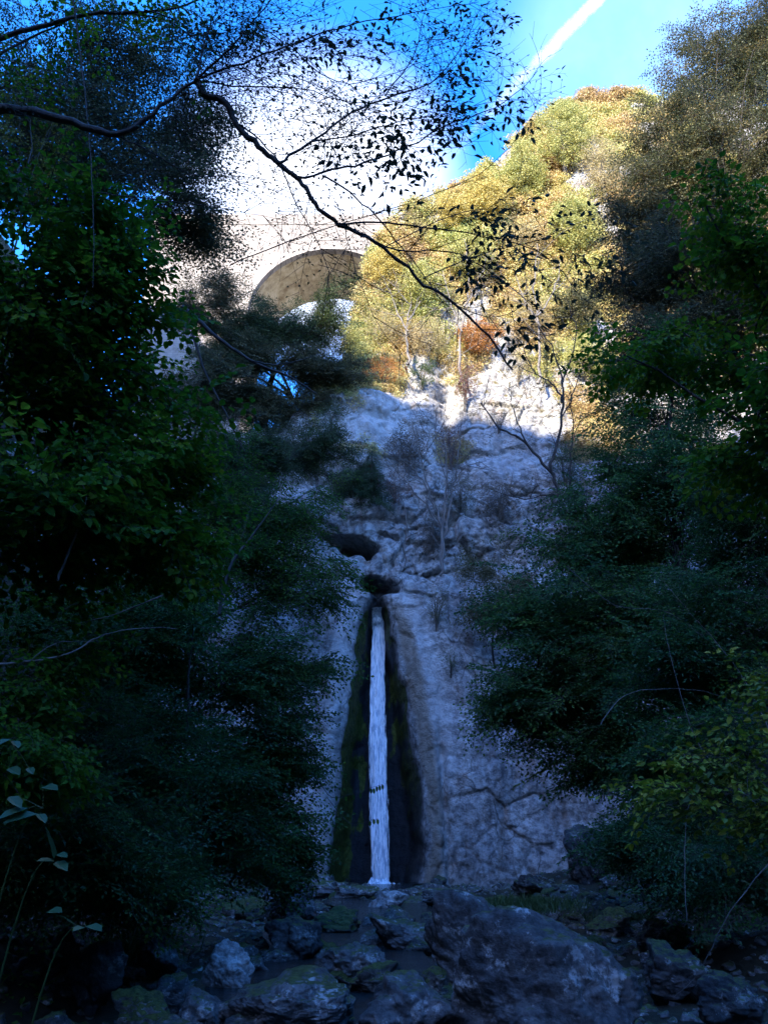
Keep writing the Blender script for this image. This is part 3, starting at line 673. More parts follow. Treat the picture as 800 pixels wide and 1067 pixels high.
for a in [
 (590, 140, 62, 95, 'g', 'tallest lime-yellow tree standing on the very top of the cliff', 'autumn_tree', T_),
 (548, 175, 46, 85, 'g', 'lime-yellow tree just left of the tallest one on the cliff top', 'autumn_tree', T_),
 (632, 175, 48, 90, 'b', 'beige-gold tree at the cliff top touching the grey-brown tree', 'autumn_tree', T_),
 (510, 205, 52, 70, 'y', 'golden-orange tree on the left shoulder of the cliff top', 'autumn_tree', T_),
 (472, 222, 40, 52, 'y', 'small golden tree beside the bare twigs at the left skyline', 'autumn_tree', T_),
 (432, 240, 34, 36, 'b', 'faded pinkish-beige tree lowest on the left skyline', 'autumn_tree', T_),
 (402, 280, 42, 60, 'y', 'bright yellow-orange tree right next to the bridge arch', 'autumn_tree', T_),
 (440, 300, 50, 60, 'g', 'lime-green tree in front of the steep slope right of the bridge', 'autumn_tree', T_),
 (600, 240, 60, 80, 'g', 'wide yellow-green tree below the tallest tree of the cliff top', 'autumn_tree', T_),
 (545, 255, 56, 66, 'b', 'beige tree in the middle of the upper slope', 'autumn_tree', T_),
 (490, 275, 56, 60, 'g', 'pale olive tree left of the red rock scar', 'autumn_tree', T_),
 (560, 330, 50, 55, 'b', 'dry beige shrub below the red rock scar', 'shrub', 'shrub'),
 (600, 325, 50, 60, 'l', 'greyish shrub at the right rim of the sunlit slope', 'shrub', 'shrub'),
 (395, 345, 46, 50, 'b', 'beige shrub above the shadow line left of centre', 'shrub', 'shrub'),
 (445, 355, 60, 50, 'b', 'widest beige shrub on the ledge over the shadow line', 'shrub', 'shrub'),
 (500, 355, 50, 50, 'o', 'rusty shrub on the sunlit ledge at the middle of the cliff', 'shrub', 'shrub'),
 (400, 392, 50, 30, 'o', 'low rusty shrub at the rim of the shaded rock face', 'shrub', 'shrub'),
 (440, 392, 34, 34, 'd', 'small green shrub straddling the shadow line', 'shrub', 'shrub'),
 (485, 400, 26, 56, 'r', 'red-brown shrub filling the upper part of the gully', 'shrub', 'shrub'),
 (540, 385, 40, 40, 'b', 'light brown shrub among the bare limbs on the right rock', 'shrub', 'shrub'),
 (612, 375, 52, 50, 'g', 'bright lime shrub glowing between the dark right-hand branches', 'shrub', 'shrub'),
 (470, 470, 24, 60, 'r', 'red-brown shrub in the lower part of the gully', 'shrub', 'shrub'),
 (425, 470, 44, 66, 'n', 'brown twiggy shrub on the shaded face above the caves', 'shrub', 'shrub'),
 (412, 512, 40, 44, 'r', 'dull red shrub between the spruce and the bare stems', 'shrub', 'shrub'),
 (452, 560, 34, 60, 'n', 'brown shrub at the foot of the bare stems', 'shrub', 'shrub'),
 (350, 505, 30, 40, 'l', 'olive shrub left of the small spruce', 'shrub', 'shrub'),
 (345, 440, 34, 44, 'd', 'green shrub at the left rim of the shaded rock face', 'shrub', 'shrub'),
 (455, 635, 34, 44, 'l', 'mossy olive shrub on the rock right of the waterfall lip', 'shrub', 'shrub'),
 (480, 520, 40, 50, 'l', 'thin olive shrub right of the gully', 'shrub', 'shrub'),
 (520, 530, 44, 60, 'n', 'thin brown shrub between the gully and the beech', 'shrub', 'shrub'),
 (590, 490, 44, 60, 'd', 'dark shrub under the forked limbs on the right', 'shrub', 'shrub'),
 (520, 440, 30, 30, 'n', 'tiny brown shrub alone on the right rock slab', 'shrub', 'shrub'),
 (470, 690, 20, 26, 'd', 'small fern-green shrub clinging low beside the chute', 'shrub', 'shrub'),
 (325, 480, 30, 40, 'o', 'rusty shrub deep in the shade at the left rock step', 'shrub', 'shrub'),
]:
    px, py = a[0], a[1]; shade = py > 410
    cliff_tree(px, py, a[2], a[3], a[4], a[5], a[6], a[7], dens=(.8 if shade else 1.0), tpl=('cthin' if shade or a[4] in 'bnr' else 'c'))

for j, (pts, lb) in enumerate([
    ([[(478, 400), (480, 350), (488, 300), (484, 250)], [(480, 345), (468, 310), (460, 280)], [(484, 320), (500, 290), (508, 262)]], 'bare pale tree standing in the scrub left of the red rock scar'),
    ([[(560, 400), (562, 350), (556, 300), (560, 255)], [(562, 340), (545, 310), (536, 285)], [(560, 330), (578, 300), (584, 270)]], 'bare pale tree below the wide yellow-green tree'),
    ([[(425, 380), (424, 340), (430, 300)], [(424, 345), (412, 320), (405, 300)], [(425, 335), (440, 310)]], 'short bare pale tree over the left part of the shadow line')]):
    b = on_cliff(*pts[0][0]); JOBS.append((j, pts, lb, b))
def spruce(px, py, h, label):
    b = on_cliff(px, py); s = DPT(b)/F; hm = h*s; root = empty('spruce_tree', b, label, 'tree'); rng = np.random.default_rng(5)
    tk = MB(); cr = MB(); b2 = b+np.array([0, -.6, 0])
    tk.tube(np.linspace(b2-np.array([0, -.6, .3]), b2+np.array([0, 0, hm]), 8), np.linspace(.12, .015, 8), 6)
    n = 130; t = rng.random(n)**.8; az = rng.uniform(0, 6.28, n); pos = b2+np.stack([0*t, 0*t, .08*hm+t*hm*.9], 1)
    place_sprays(cr, TPL['conif'], pos, az, rng.normal(-.25, .15, n), (1-t)*1.5+.25, rng.random(n), rng)
    tk.build('trunk', M['bark'], root, smooth=True); cr.build('crown', [M['c_conif'], M['bark']], root)
spruce(387, 535, 76, 'small dark spruce leaning on the shaded rock face above the caves')
spruce(366, 520, 50, 'shorter spruce half hidden left of the taller one')

def limbs(name, label, cat, base, paths, Y, r0, bark='bark', leaves=None, seed=0, taper=.25, kink=1.0, twigs=None):
    """a tree drawn by its limbs: paths are lists of photo points at distance Y (each with its own depth drift)"""
    rng = np.random.default_rng(300+seed); root = empty(name, base, label, cat); tk = MB(); tips = []
    for k, (pts, ra, dy) in enumerate(paths):
        q = np.array([P(a, b, Y+dy*i/max(1, len(pts)-1)) for i, (a, b) in enumerate(pts)])
        n = len(q)*4; t = np.linspace(0, len(q)-1, n); i = np.minimum(t.astype(int), len(q)-2); f = (t-i)[:, None]
        p0 = q[np.maximum(i-1, 0)]; p1 = q[i]; p2 = q[i+1]; p3 = q[np.minimum(i+2, len(q)-1)]
        c = .5*((2*p1)+(-p0+p2)*f+(2*p0-5*p1+4*p2-p3)*f**2+(-p0+3*p1-3*p2+p3)*f**3)
        sg = np.arange(n)*.55+k*7.7; am = (.35*ra+.0016*Y)*kink
        c = c+am*np.stack([perlin(sg, 0, 0), perlin(sg, 9, 0), perlin(sg, 0, 9)], 1)+am*.5*np.stack([perlin(sg*2.7, 3, 0), perlin(sg*2.7, 9, 3), perlin(sg*2.7, 3, 9)], 1)
        tk.tube(c, np.linspace(ra, ra*taper, n)*(1+.12*perlin(sg*2.1, 4, 4)+.05*rng.normal(size=n)), 7); tips.append(c)
        if twigs and k >= twigs[0]:
            for _ in range(int(twigs[1]*n/12)):
                j = rng.integers(2, n-1); d = c[j]-c[j-1]; d /= np.linalg.norm(d); o = rng.normal(size=3); o -= d*o.dot(d); o /= np.linalg.norm(o)
                o[1] *= .6; e = d*rng.uniform(.4, .9)+o*rng.uniform(.5, 1); L = twigs[2]*rng.uniform(.4, 1.2)
                w1 = bez(c[j], c[j]+e*L*.5+rng.normal(0, .08*L, 3), c[j]+e*L+rng.normal(0, .12*L, 3), 7); tk.tube(w1, np.linspace(.0034, .0014, 7)*Y/5, 3); pass
                for _2 in range(2):
                    j2 = rng.integers(2, 6); e2 = e+rng.normal(0, .6, 3); w2 = bez(w1[j2], w1[j2]+e2*L*.25, w1[j2]+e2*L*.5+rng.normal(0, .05*L, 3), 5); tk.tube(w2, np.linspace(.002, .0011, 5)*Y/5, 3)
    return root, tk, tips, rng

# bare multi-stem shrub above the fall
b = on_cliff(458, 600)
root, tk, tips, rng = limbs('bare_shrub', 'nearly leafless shrub fanning grey stems out of the crack above the caves', 'shrub', b,
    [([(458, 600), (462, 560), (450, 520), (438, 480), (430, 440)], .10, 0), ([(459, 590), (462, 540), (465, 490), (462, 450)], .09, 0), ([(460, 570), (470, 520), (478, 470), (480, 440)], .08, 0),
     ([(452, 530), (440, 500), (420, 480), (402, 470)], .06, 0), ([(456, 545), (430, 510), (412, 490)], .05, 0), ([(464, 520), (478, 500), (492, 470)], .05, 0), ([(421, 590), (423, 540), (415, 500), (417, 470)], .05, 0),
     ([(440, 490), (446, 460), (445, 430)], .04, 0), ([(465, 500), (455, 470), (452, 440)], .04, 0)], float(b[1])-1.2, .1, kink=2.5, twigs=(0, 4, 1.8))
tk.build('stem', M['bark_grey'], root, smooth=True)
cr = MB(); ps = np.concatenate([t[8:] for t in tips]); ps = ps[rng.integers(0, len(ps), 150)]+rng.normal(0, .5, (150, 3))
place_sprays(cr, TPL['sparse'], ps, rng.uniform(0, 6.28, 150), rng.normal(.6, .4, 150), rng.uniform(.6, 1.1, 150), rng.random(150), rng)
cr.build('foliage', [M['c_brown'], M['bark_grey']], root)
# forked dark tree at the right of the cliff
b = P(600, 575, 38)
root, tk, tips, rng = limbs('forked_tree', 'dark forked tree with thin leaves in front of the sunlit rock on the right', 'tree', b,
    [([(600, 575), (585, 520), (570, 488), (545, 460), (520, 445), (500, 420)], .13, 1), ([(572, 490), (582, 455), (586, 410), (580, 375), (560, 340)], .10, 1), ([(586, 420), (575, 400), (555, 385), (540, 350)], .06, 1),
     ([(592, 540), (594, 480), (597, 440), (590, 410)], .06, 0), ([(584, 440), (600, 400), (610, 370)], .05, 0), ([(548, 462), (535, 430), (530, 400)], .05, 0), ([(596, 540), (575, 515), (545, 520), (510, 510)], .05, 0),
     ([(586, 400), (600, 350), (590, 310)], .05, 1)], 39, .1, kink=2.5, twigs=(0, 4, 2.2))
tk.build('trunk', M['bark'], root, smooth=True)
cr = MB(); ps = np.concatenate([t[6:] for t in tips]); n = 260; ps = ps[rng.integers(0, len(ps), n)]+rng.normal(0, .5, (n, 3))
place_sprays(cr, TPL['sparse'], ps, rng.uniform(0, 6.28, n), rng.normal(.1, .4, n), rng.uniform(.5, 1.0, n), rng.random(n), rng)
cr.build('crown', [M['c_olive'], M['bark']], root)

for j, pts, lb, b in JOBS:
    root, tk, tips, rng = limbs('bare_tree', lb, 'tree', b, [(p, .12 if i == 0 else .07, 2.5) for i, p in enumerate(pts)], float(b[1])-1.6, .1, kink=2.5, seed=50+j, twigs=(0, 7, 3.0))
    tk.build('trunk', M['bark_grey'], root, smooth=True)
    cr = MB(); ps = np.concatenate([t[6:] for t in tips]); n = 60; ps = ps[rng.integers(0, len(ps), n)]+rng.normal(0, .6, (n, 3))
    place_sprays(cr, TPL['sparse'], ps, rng.uniform(0, 6.28, n), rng.normal(.2, .4, n), rng.uniform(.6, 1.1, n), rng.random(n), rng)
    cr.build('crown', [M['c_beige'], M['bark_grey']], root)
# scrub that nobody could count: dry grass, ivy and seedlings over the upper slope
rng = np.random.default_rng(77); n = 42000
sx_ = rng.uniform(-5, 34, n); sz_ = rng.uniform(27, 82, n); zt_ = ztop(sx_); keep = sz_ < zt_+1.0
dn = fbm(sx_*.22, sz_*.16, 3.3, 3)+.60*sstep(32, 46, sz_)-.14; keep &= dn > rng.uniform(-.05, .35, n)
sx_, sz_ = sx_[keep], sz_[keep]; zz = np.minimum(sz_, ztop(sx_))
ps = np.stack([sx_, cliffY(sx_, zz)-.15, sz_], 1); n = len(ps); cr = MB()
tn_ = np.clip(.5+.9*fbm(sx_*.15, sz_*.15, 9, 2)+rng.normal(0, .15, n), 0, 1)
M['scrub'] = leaf_mat('scrub', [(.36, .40, .13), (.50, .47, .18), (.58, .48, .20), (.52, .36, .16), (.36, .26, .14)], .25)
place_sprays(cr, TPL['c'], ps, rng.uniform(0, 6.28, n), rng.normal(0, .5, n), rng.uniform(.4, 1.2, n)*(1+.5*sstep(40, 55, sz_)), tn_, rng)
tag(cr.build('scrub', [M['scrub'], M['bark_grey']]), 'pale dry scrub covering the sunlit upper cliff', 'scrub', kind='stuff')
n = 1400; sx_ = rng.uniform(-13, 14, n); sz_ = rng.uniform(1, 32, n); dn = fbm(sx_*.3, sz_*.35, 5.3, 3); w_, tp_ = in_groove(sx_, sz_)
keep = (dn > .22) & ~((w_ > -2.2) & (sz_ < ZT+1)) & (sz_ < ztop(sx_)); sx_, sz_ = sx_[keep], sz_[keep]
ps = np.stack([sx_, cliffY(sx_, sz_)-.05, sz_], 1); n = len(ps); cr = MB()
place_sprays(cr, TPL['cthin'], ps, rng.uniform(0, 6.28, n), rng.normal(0, .5, n), rng.uniform(.3, .6, n), rng.random(n), rng)
tag(cr.build('cliff_greenery', [M['c_olive'], M['bark_grey']]), 'sparse olive tufts growing in the cracks of the shaded cliff', 'greenery', kind='stuff')

# ------------------------------------------------------------------ the overhanging branch at the top
gb = gp(-5.2, 5.2)
YB = 5.0
paths = [([(-330, 900), (-250, 500), (-160, 230), (-60, 118), (0, 113)], .075, 0)]
main = [(0, 113), (60, 122), (118, 140), (160, 117), (205, 82)]
root, tk, tips, rng = limbs('overhanging_tree', 'tree off to the left whose crooked dark limb and twigs cross the sky', 'tree', gb,
    [(main, .046, .0),
     ([(205, 82), (213, 97), (235, 108), (247, 130), (268, 152), (290, 170), (312, 188), (330, 215), (352, 232), (375, 244), (400, 258), (435, 290), (475, 318), (508, 350), (532, 385)], .031, .6),
     ([(205, 82), (212, 50), (222, 20), (238, -15)], .012, .2), ([(207, 80), (235, 55), (262, 25), (290, -10)], .012, -.3),
     ([(206, 82), (250, 66), (300, 48), (350, 30), (420, 15), (500, 2)], .011, .5), ([(206, 84), (250, 90), (310, 92), (360, 105), (420, 110)], .008, .4),
     ([(290, 170), (325, 148), (365, 118), (410, 100), (450, 85), (480, 50), (500, 10)], .012, .5), ([(325, 148), (370, 140), (420, 125), (470, 118), (525, 95)], .007, .5),
     ([(312, 186), (350, 176), (385, 168), (430, 150), (470, 128), (520, 110), (560, 75)], .011, .4), ([(335, 182), (370, 205), (400, 235), (440, 285), (470, 330)], .009, .4),
     ([(353, 233), (400, 232), (450, 238), (500, 245), (560, 262), (600, 300)], .009, .5), ([(375, 245), (420, 262), (470, 262), (520, 290), (560, 320), (600, 325)], .007, .5),
     ([(250, 130), (285, 160), (310, 215), (330, 250), (350, 300)], .008, .3), ([(205, 95), (180, 108), (210, 150), (260, 200), (300, 230)], .006, .3),
     ([(240, 276), (310, 248), (400, 220), (470, 195), (520, 165), (560, 108), (562, 60)], .005, .6),
     ([(120, 140), (160, 160), (200, 182), (242, 185)], .008, .3), ([(100, 200), (160, 208), (220, 215), (300, 230)], .006, .3),
     ([(300, 45), (340, 80), (380, 85), (450, 60), (520, 30)], .006, .4), ([(150, 10), (190, 25), (205, 60), (206, 84)], .008, .3), ([(250, 66), (280, 90), (330, 110), (345, 150)], .005, .3),
     ([(400, 258), (470, 225), (530, 218), (590, 240)], .005, .4), ([(440, 290), (500, 265), (560, 250), (640, 215)], .005, .5), ([(400, 100), (430, 60), (440, 20), (445, -10)], .006, .2),
     ([(475, 318), (520, 330), (570, 300), (610, 270)], .004, .3), ([(360, 240), (372, 285), (395, 340), (430, 380)], .004, .3)], YB, .1, kink=2.0, twigs=(1, 6, .5))
j0 = P(0, 113, YB); 
tk.tube(bez(np.array(gb)-[0, 0, .3], np.array([gb[0]+.2, gb[1], 5.5]), np.array([gb[0]+.9, YB+.1, 6.9]), 8), np.linspace(.19, .09, 8), 10)
tk.tube(bez(np.array([gb[0]+.9, YB+.1, 6.9]), np.array([gb[0]+1.5, YB, 7.2]), j0, 6), np.linspace(.09, .048, 6), 8)
tk.build('trunk', M['bark'], root, smooth=True)
cr = MB()
TP = [spray(200+i, .34, 6, .062, .52, 2, .25, True, .0022, .7, .55) for i in range(5)]
TF = [spray(210+i, .6, 9, .034, .55, 4, .1, False, .0034, .8, .5) for i in range(4)]
def along(tips, idx, n, t0, jit, tpl, sc, ptc=-.2):
    ps = []; az = []
    for _ in range(n):
        c = tips[idx[rng.integers(0, len(idx))]]; k = int(rng.uniform(t0, 1)*(len(c)-1)); k = min(k, len(c)-2); d = c[k+1]-c[k]
        ps.append(c[k]+rng.normal(0, jit, 3)); az.append(math.atan2(d[1], d[0])+rng.normal(0, .8))
    place_sprays(cr, tpl, np.array(ps), np.array(az), rng.normal(ptc, .35, n), rng.uniform(sc*.7, sc*1.25, n), rng.random(n), rng)
along(tips, [4, 6, 7, 8], 88, .25, .08, TP, 1.15)
along(tips, [10, 11, 20, 21, 23], 52, .35, .06, TP, 1.1)
along(tips, [2, 3, 4, 5, 5, 17, 19, 2, 3, 18, 0], 200, .05, .2, TF, 1.0, 0)
along(tips, [6, 7, 8, 22], 40, .1, .12, TF, 1.0, 0)
along(tips, [9, 12, 13, 15, 16], 40, .3, .03, TF, .8, 0)
cr.build('crown', [M['twig'], M['bark']], root)
# second limb, top left, and the hanging stem
gb2 = gp(-5.8, 6.6)
root, tk, tips, rng = limbs('leafy_limb_tree', 'second tree at the top left with a limb parallel above the crooked one', 'tree', gb2,
    [([(-60, 75), (0, 40), (50, 26), (75, 18), (110, 13), (150, 13), (190, 6), (230, -10)], .035, 0), ([(-40, 80), (20, 45), (75, 18), (90, -20)], .02, .2), ([(120, 14), (170, 20), (210, 45), (250, 75)], .012, .3), ([(0, 40), (-10, 90), (20, 80), (60, 30)], .01, 0)], 6.4, .1, kink=1.3, twigs=(0, 3, .5))
tk.tube(bez(np.array(gb2)-[0, 0, .3], np.array([gb2[0], gb2[1], 6]), P(-60, 75, 6.4), 10), np.linspace(.16, .045, 10), 10)
tk.build('trunk', M['bark'], root, smooth=True); cr = MB(); along(tips, [0, 1, 2, 3], 60, .0, .18, TPL['hazel'], .55); cr.build('crown', [M['hazel'], M['bark']], root)
root, tk, tips, rng = limbs('hanging_vine', 'thin bare vine hanging straight down through the top left limbs', 'vine', P(97, 240, 6.2), [([(72, -30), (82, 40), (90, 110), (95, 170), (98, 240), (97, 300)], .012, 0), ([(84, 60), (100, 50), (112, 20)], .005, 0)], 6.2, .1)
tk.build('stem', M['bark'], root, smooth=True)
# bare twigs at the lower right and left
root, tk, tips, rng = limbs('arching_bramble', 'long bare stems arching out of the dark right bank', 'bramble', gp(6.0, 9.5),
    [([(800, 760), (770, 700), (720, 640), (690, 605)], .006, .5), ([(625, 755), (650, 725), (690, 718), (740, 722), (800, 750)], .005, .5), ([(800, 850), (730, 780), (700, 690), (690, 640)], .006, .4), ([(715, 960), (713, 900), (720, 830), (760, 790)], .005, .3), ([(590, 590), (640, 630), (700, 640), (760, 690)], .005, .5), ([(800, 900), (760, 950), (730, 1010), (700, 1040)], .006, .3)], 8.5, .1)
tk.build('stem', M['bark_grey'], root, smooth=True)
root, tk, tips, rng = limbs('dead_branch', 'broken bare branch poking through the lower left foliage', 'branch', P(0, 690, 9),
    [([(0, 692), (40, 688), (75, 680), (100, 665), (140, 655), (185, 655)], .014, .5), ([(60, 605), (78, 560), (90, 520), (84, 500)], .014, 0), ([(30, 690), (60, 670), (110, 668)], .006, .3), ([(170, 620), (120, 640), (80, 650)], .008, .3)], 7.4, .1)
tk.build('wood', M['bark_grey'], root, smooth=True)
root, tk, tips, rng = limbs('slanting_branch', 'dark leaning bough in front of the trees below the bridge', 'branch', P(205, 330, 14),
    [([(190, 320), (225, 350), (260, 375), (300, 392), (330, 410)], .05, 1), ([(200, 345), (215, 390), (235, 430), (255, 470)], .03, .5), ([(262, 376), (290, 380), (330, 370)], .02, .5), ([(228, 640), (240, 590), (262, 560), (290, 520)], .035, .5), ([(197, 760), (196, 720), (199, 680), (205, 640)], .035, 0)], 13.5, .1)
tk.build('wood', M['bark'], root, smooth=True)
# sprig hanging in front of the fall
root, tk, tips, rng = limbs('hanging_sprig', 'thin leafy sprig hanging in front of the lower waterfall', 'sprig', P(330, 822, 17),
    [([(325, 805), (345, 830), (365, 828), (384, 822), (399, 817)], .008, 0), ([(340, 830), (365, 858), (385, 855), (394, 853)], .006, 0)], 17, .1)
tk.build('stem', M['bark'], root); cr = MB()
for (a, b_) in [(386, 821), (389, 821), (392, 819), (395, 818), (398, 817), (385, 855), (389, 853), (393, 853), (375, 826), (368, 828), (360, 829), (350, 829), (375, 857)]:
    v, f = leaf_quads([P(a, b_, 17)], np.array([[.15, .2, -1.0]]), np.array([[.2, -1, .1]]), .12, .06, True); cr.add(v, f, 0, rng.random())
cr.build('leaves', [M['horn'], M['bark']], root)

# big pale leaves in the foreground at the left
def sprig(px, py, Y, label, leaves, seed):
    b = gp(P(px, py, Y)[0]-.25, Y+.1); root = empty('leafy_sprig', b, label, 'plant', None); rng = np.random.default_rng(seed)
    tk = MB(); cr = MB(); tip = P(px, py, Y); sp = bez(np.array(b), np.array([tip[0]-.2, Y+.1, tip[2]+.1]), tip, 10); tk.tube(sp, np.linspace(.006, .002, 10), 4)
    for (lx, ly, dx, dy, L) in leaves:
        q = P(lx, ly, Y); e = P(lx+dx, ly+dy, Y-.08); s = DPT(q)/F
        d = e-q; nr = np.array([rng.normal(0, .15), -.45, .9])
        v, f = leaf_quads([q], np.array([d]), np.array([nr]), L*s*1.15, L*s*.62, True, .12); cr.add(v, f, 0, rng.uniform(.4, 1))
        tk.tube(np.array([tip, (tip+q)/2+[0, 0, .01], q]), .0016, 3)
    tk.build('stem', M['c_green'], root); cr.build('leaves', [M['plant']], root)
sprig(55, 895, 3.6, 'sprig of three pale green leaves standing highest of the lower pair at the left edge', [(58, 898, -18, -4, 20), (58, 898, 16, 8, 22), (56, 895, -3, -35, 34), (60, 890, 18, 2, 16)], 1)
sprig(45, 842, 3.8, 'pale green sprig with a long drooping tip above the three-leaf sprig', [(40, 848, -28, 4, 30), (30, 842, -26, 6, 28), (40, 848, 12, 10, 18), (45, 820, 20, 0, 22), (10, 830, 20, 14, 22)], 2)
sprig(85, 968, 3.4, 'pale leaf sprig just above the streambed stones at the left', [(90, 965, 22, 2, 24), (88, 966, -14, 2, 16), (50, 950, 20, -4, 22)], 3)
sprig(12, 775, 3.8, 'uppermost pale leaf sprig at the left edge', [(12, 770, -14, 4, 20), (14, 772, 10, 8, 16), (10, 800, 14, 6, 20), (30, 800, 8, 8, 14)], 4)

# ------------------------------------------------------------------ waterfall
def water_mat():
    m, nt, b = newmat('falling water'); L = nt.links
    b.inputs['Base Color'].default_value = (.86, .90, .95, 1); b.inputs['Roughness'].default_value = .35
    s = noise(nt, 3.4, 6, .72, stretch=(1.7, 1, .10)); s2 = noise(nt, 8, 5, .65, stretch=(1.6, 1, .16))
    a = math_(nt, 'ADD', math_(nt, 'MULTIPLY', s, .75), math_(nt, 'MULTIPLY', s2, .45))
    a = math_(nt, 'SUBTRACT', math_(nt, 'ADD', a, math_(nt, 'MULTIPLY', attr(nt, 'core'), .80)), .44)
    a = ramp(nt, a, [(.30, (0, 0, 0)), (.50, (1, 1, 1))])
    L.new(a, b.inputs['Alpha'])
    c = ramp(nt, s2, [(.40, (.42, .50, .60)), (.52, (.93, .95, .98))]); L.new(c, b.inputs['Base Color'])
    bump(nt, b, s, .8, .15); return m
M['water'] = water_mat()
wroot = empty('waterfall', P(393, 925, 45), 'narrow white waterfall dropping down the dark mossy chute of the cliff', 'waterfall')
def sheet(name, xl, xr, zt_, zb, off, seed, corev=1.0):
    nu, nv = 40, 260; u = np.linspace(-1, 1, nu); z = np.linspace(zb, zt_, nv); U, Z = np.meshgrid(u, z, indexing='ij')
    l = xl(Z); r = xr(Z); Xs = (l+r)/2+U*(r-l)/2+.05*fbm(U*2+seed, Z*.6, seed, 3)
    back = np.array(cliffY((l+r)/2, Z, False)); Ys = back-off+.22*U**2+.10*fbm(Xs*4, Z*.45, seed, 4)
    Ys = Ys-.5*sstep(zt_-3, zt_, Z)*0
    core = (1-np.abs(U)**2.2)*corev*(.85+.5*fbm(U*3+5, Z*.12, seed, 2)); q = MB(); q.add(np.stack([Xs, Ys, Z], -1), grid_faces(nu, nv))
    return q.build(name, M['water'], wroot, smooth=True, attr=dict(core=np.clip(core, 0, 1)))
wL = edge([(386, 633), (384, 700), (382, 760), (382, 850), (386, 930)]); wR = edge([(402, 633), (402, 700), (404, 760), (407, 850), (407, 930)])
zb_ = P(395, 932, 45)[2]
sheet('main_stream', wL, wR, ZT-.55, zb_, .95, 1.0)
sheet('outer_strands', edge([(389, 633), (383, 700), (380, 800), (383, 930)]), edge([(402, 633), (405, 700), (409, 800), (411, 930)]), ZT-1.5, zb_, 1.1, 9.0, .12)
sheet('inner_stream', edge([(388, 633), (387, 760), (388, 850), (391, 930)]), edge([(400, 633), (401, 760), (404, 850), (403, 930)]), ZT-.55, zb_, .6, 4.0, 1.3)
sheet('side_trickle', edge([(406, 650), (409, 700), (411, 760), (412, 830), (410, 900)]), edge([(409, 650), (414, 700), (420, 760), (424, 830), (422, 900)]), P(408, 655, 46)[2], zb_+1.5, .12, 7.0, .0)

q = MB(); fc = P(396, 930, 44.6); rr_ = np.linspace(.02, 1, 16); tt_ = np.linspace(0, 2*math.pi, 33); RR, TT = np.meshgrid(rr_, tt_, indexing='ij')
q.add(np.stack([fc[0]+RR*1.15*np.cos(TT), fc[1]-.9+RR*.8*np.sin(TT), fc[2]+.12+.42*(1-RR**2)*(1+.9*fbm(RR*np.cos(TT)*4, RR*np.sin(TT)*4, 2, 4))], -1), grid_faces(16, 33))
q.build('foam', M['water'], wroot, smooth=True, attr=dict(core=.75*(1-RR**1.5)))
# stream between the stones
m, nt, b = newmat('dark stream water'); b.inputs['Base Color'].default_value = (.012, .018, .02, 1); b.inputs['Roughness'].default_value = .08
bump(nt, b, noise(nt, 5, 6, .7), .9, .08)
gx = np.linspace(-1.9, 1.7, 50); gy = np.linspace(6, 45.5, 160); X, Y = np.meshgrid(gx, gy, indexing='ij'); mb = MB()
X = X*(1+.25*np.sin(Y*.7))+.6*np.sin(Y*.3); mb.add(np.stack([X, Y, -.02+.006*(np.clip(Y-10, 0, None))+.008*fbm(X*2, Y*2, 1, 2)], -1), grid_faces(50, 160))
tag(mb.build('stream', m, smooth=True), kind='structure')

# ------------------------------------------------------------------ stones
def cube_sphere(n):
    a = np.linspace(-1, 1, n); U, V = np.meshgrid(a, a, indexing='ij'); vs = []; fs = []; k = 0
    for ax in range(3):
        for s in (-1, 1):
            p = np.zeros(U.shape+(3,)); p[..., ax] = s; p[..., (ax+1) % 3] = U*s; p[..., (ax+2) % 3] = V
            vs.append(p.reshape(-1, 3)); fs.append(grid_faces(n, n)+k); k += n*n
    v = np.concatenate(vs); f = np.concatenate(fs); v = v*np.sqrt(1-.5*(v[:, [1, 2, 0]]**2+v[:, [2, 0, 1]]**2)+(v[:, [1, 2, 0]]*v[:, [2, 0, 1]])**2/3)
    key = np.round(v*1e5).astype(int); _, i, inv = np.unique(key, axis=0, return_index=True, return_inverse=True)
    return v[i]/np.linalg.norm(v[i], axis=1)[:, None], inv.reshape(-1)[f]
CS = {n: cube_sphere(n) for n in (7, 14, 40, 90)}
def rock_shape(seed, n, rough=.20, planes=15):
    r = np.random.default_rng(seed); d, f = CS[n]; pn = r.normal(size=(planes, 3)); pn /= np.linalg.norm(pn, axis=1)[:, None]
    h = r.uniform(.62, 1.0, planes); dot = np.clip(d@pn.T, .02, None); rr = (np.sum((dot/h[None])**9, axis=1))**(-1/9.); rr = np.minimum(rr, 1.25)
    v = d*rr[:, None]; o = seed*3.7
    v = v*(1+rough*fbm(v[:, 0]*1.7+o, v[:, 1]*1.7, v[:, 2]*1.7, 5, .55)[:, None]-rough*.5*np.clip(ridged(v[:, 0]*1.3+o, v[:, 1]*1.3, v[:, 2]*1.3, 3), 0, 1)[:, None])
    return v, f
def ground_at(px, py):
    Yv = 10.
    for Yv in np.arange(6, 46, .1):
        p = P(px, py, Yv)
        if p[2] <= max(Hs(p[0], Yv), -.02): break
    return P(px, py, Yv)
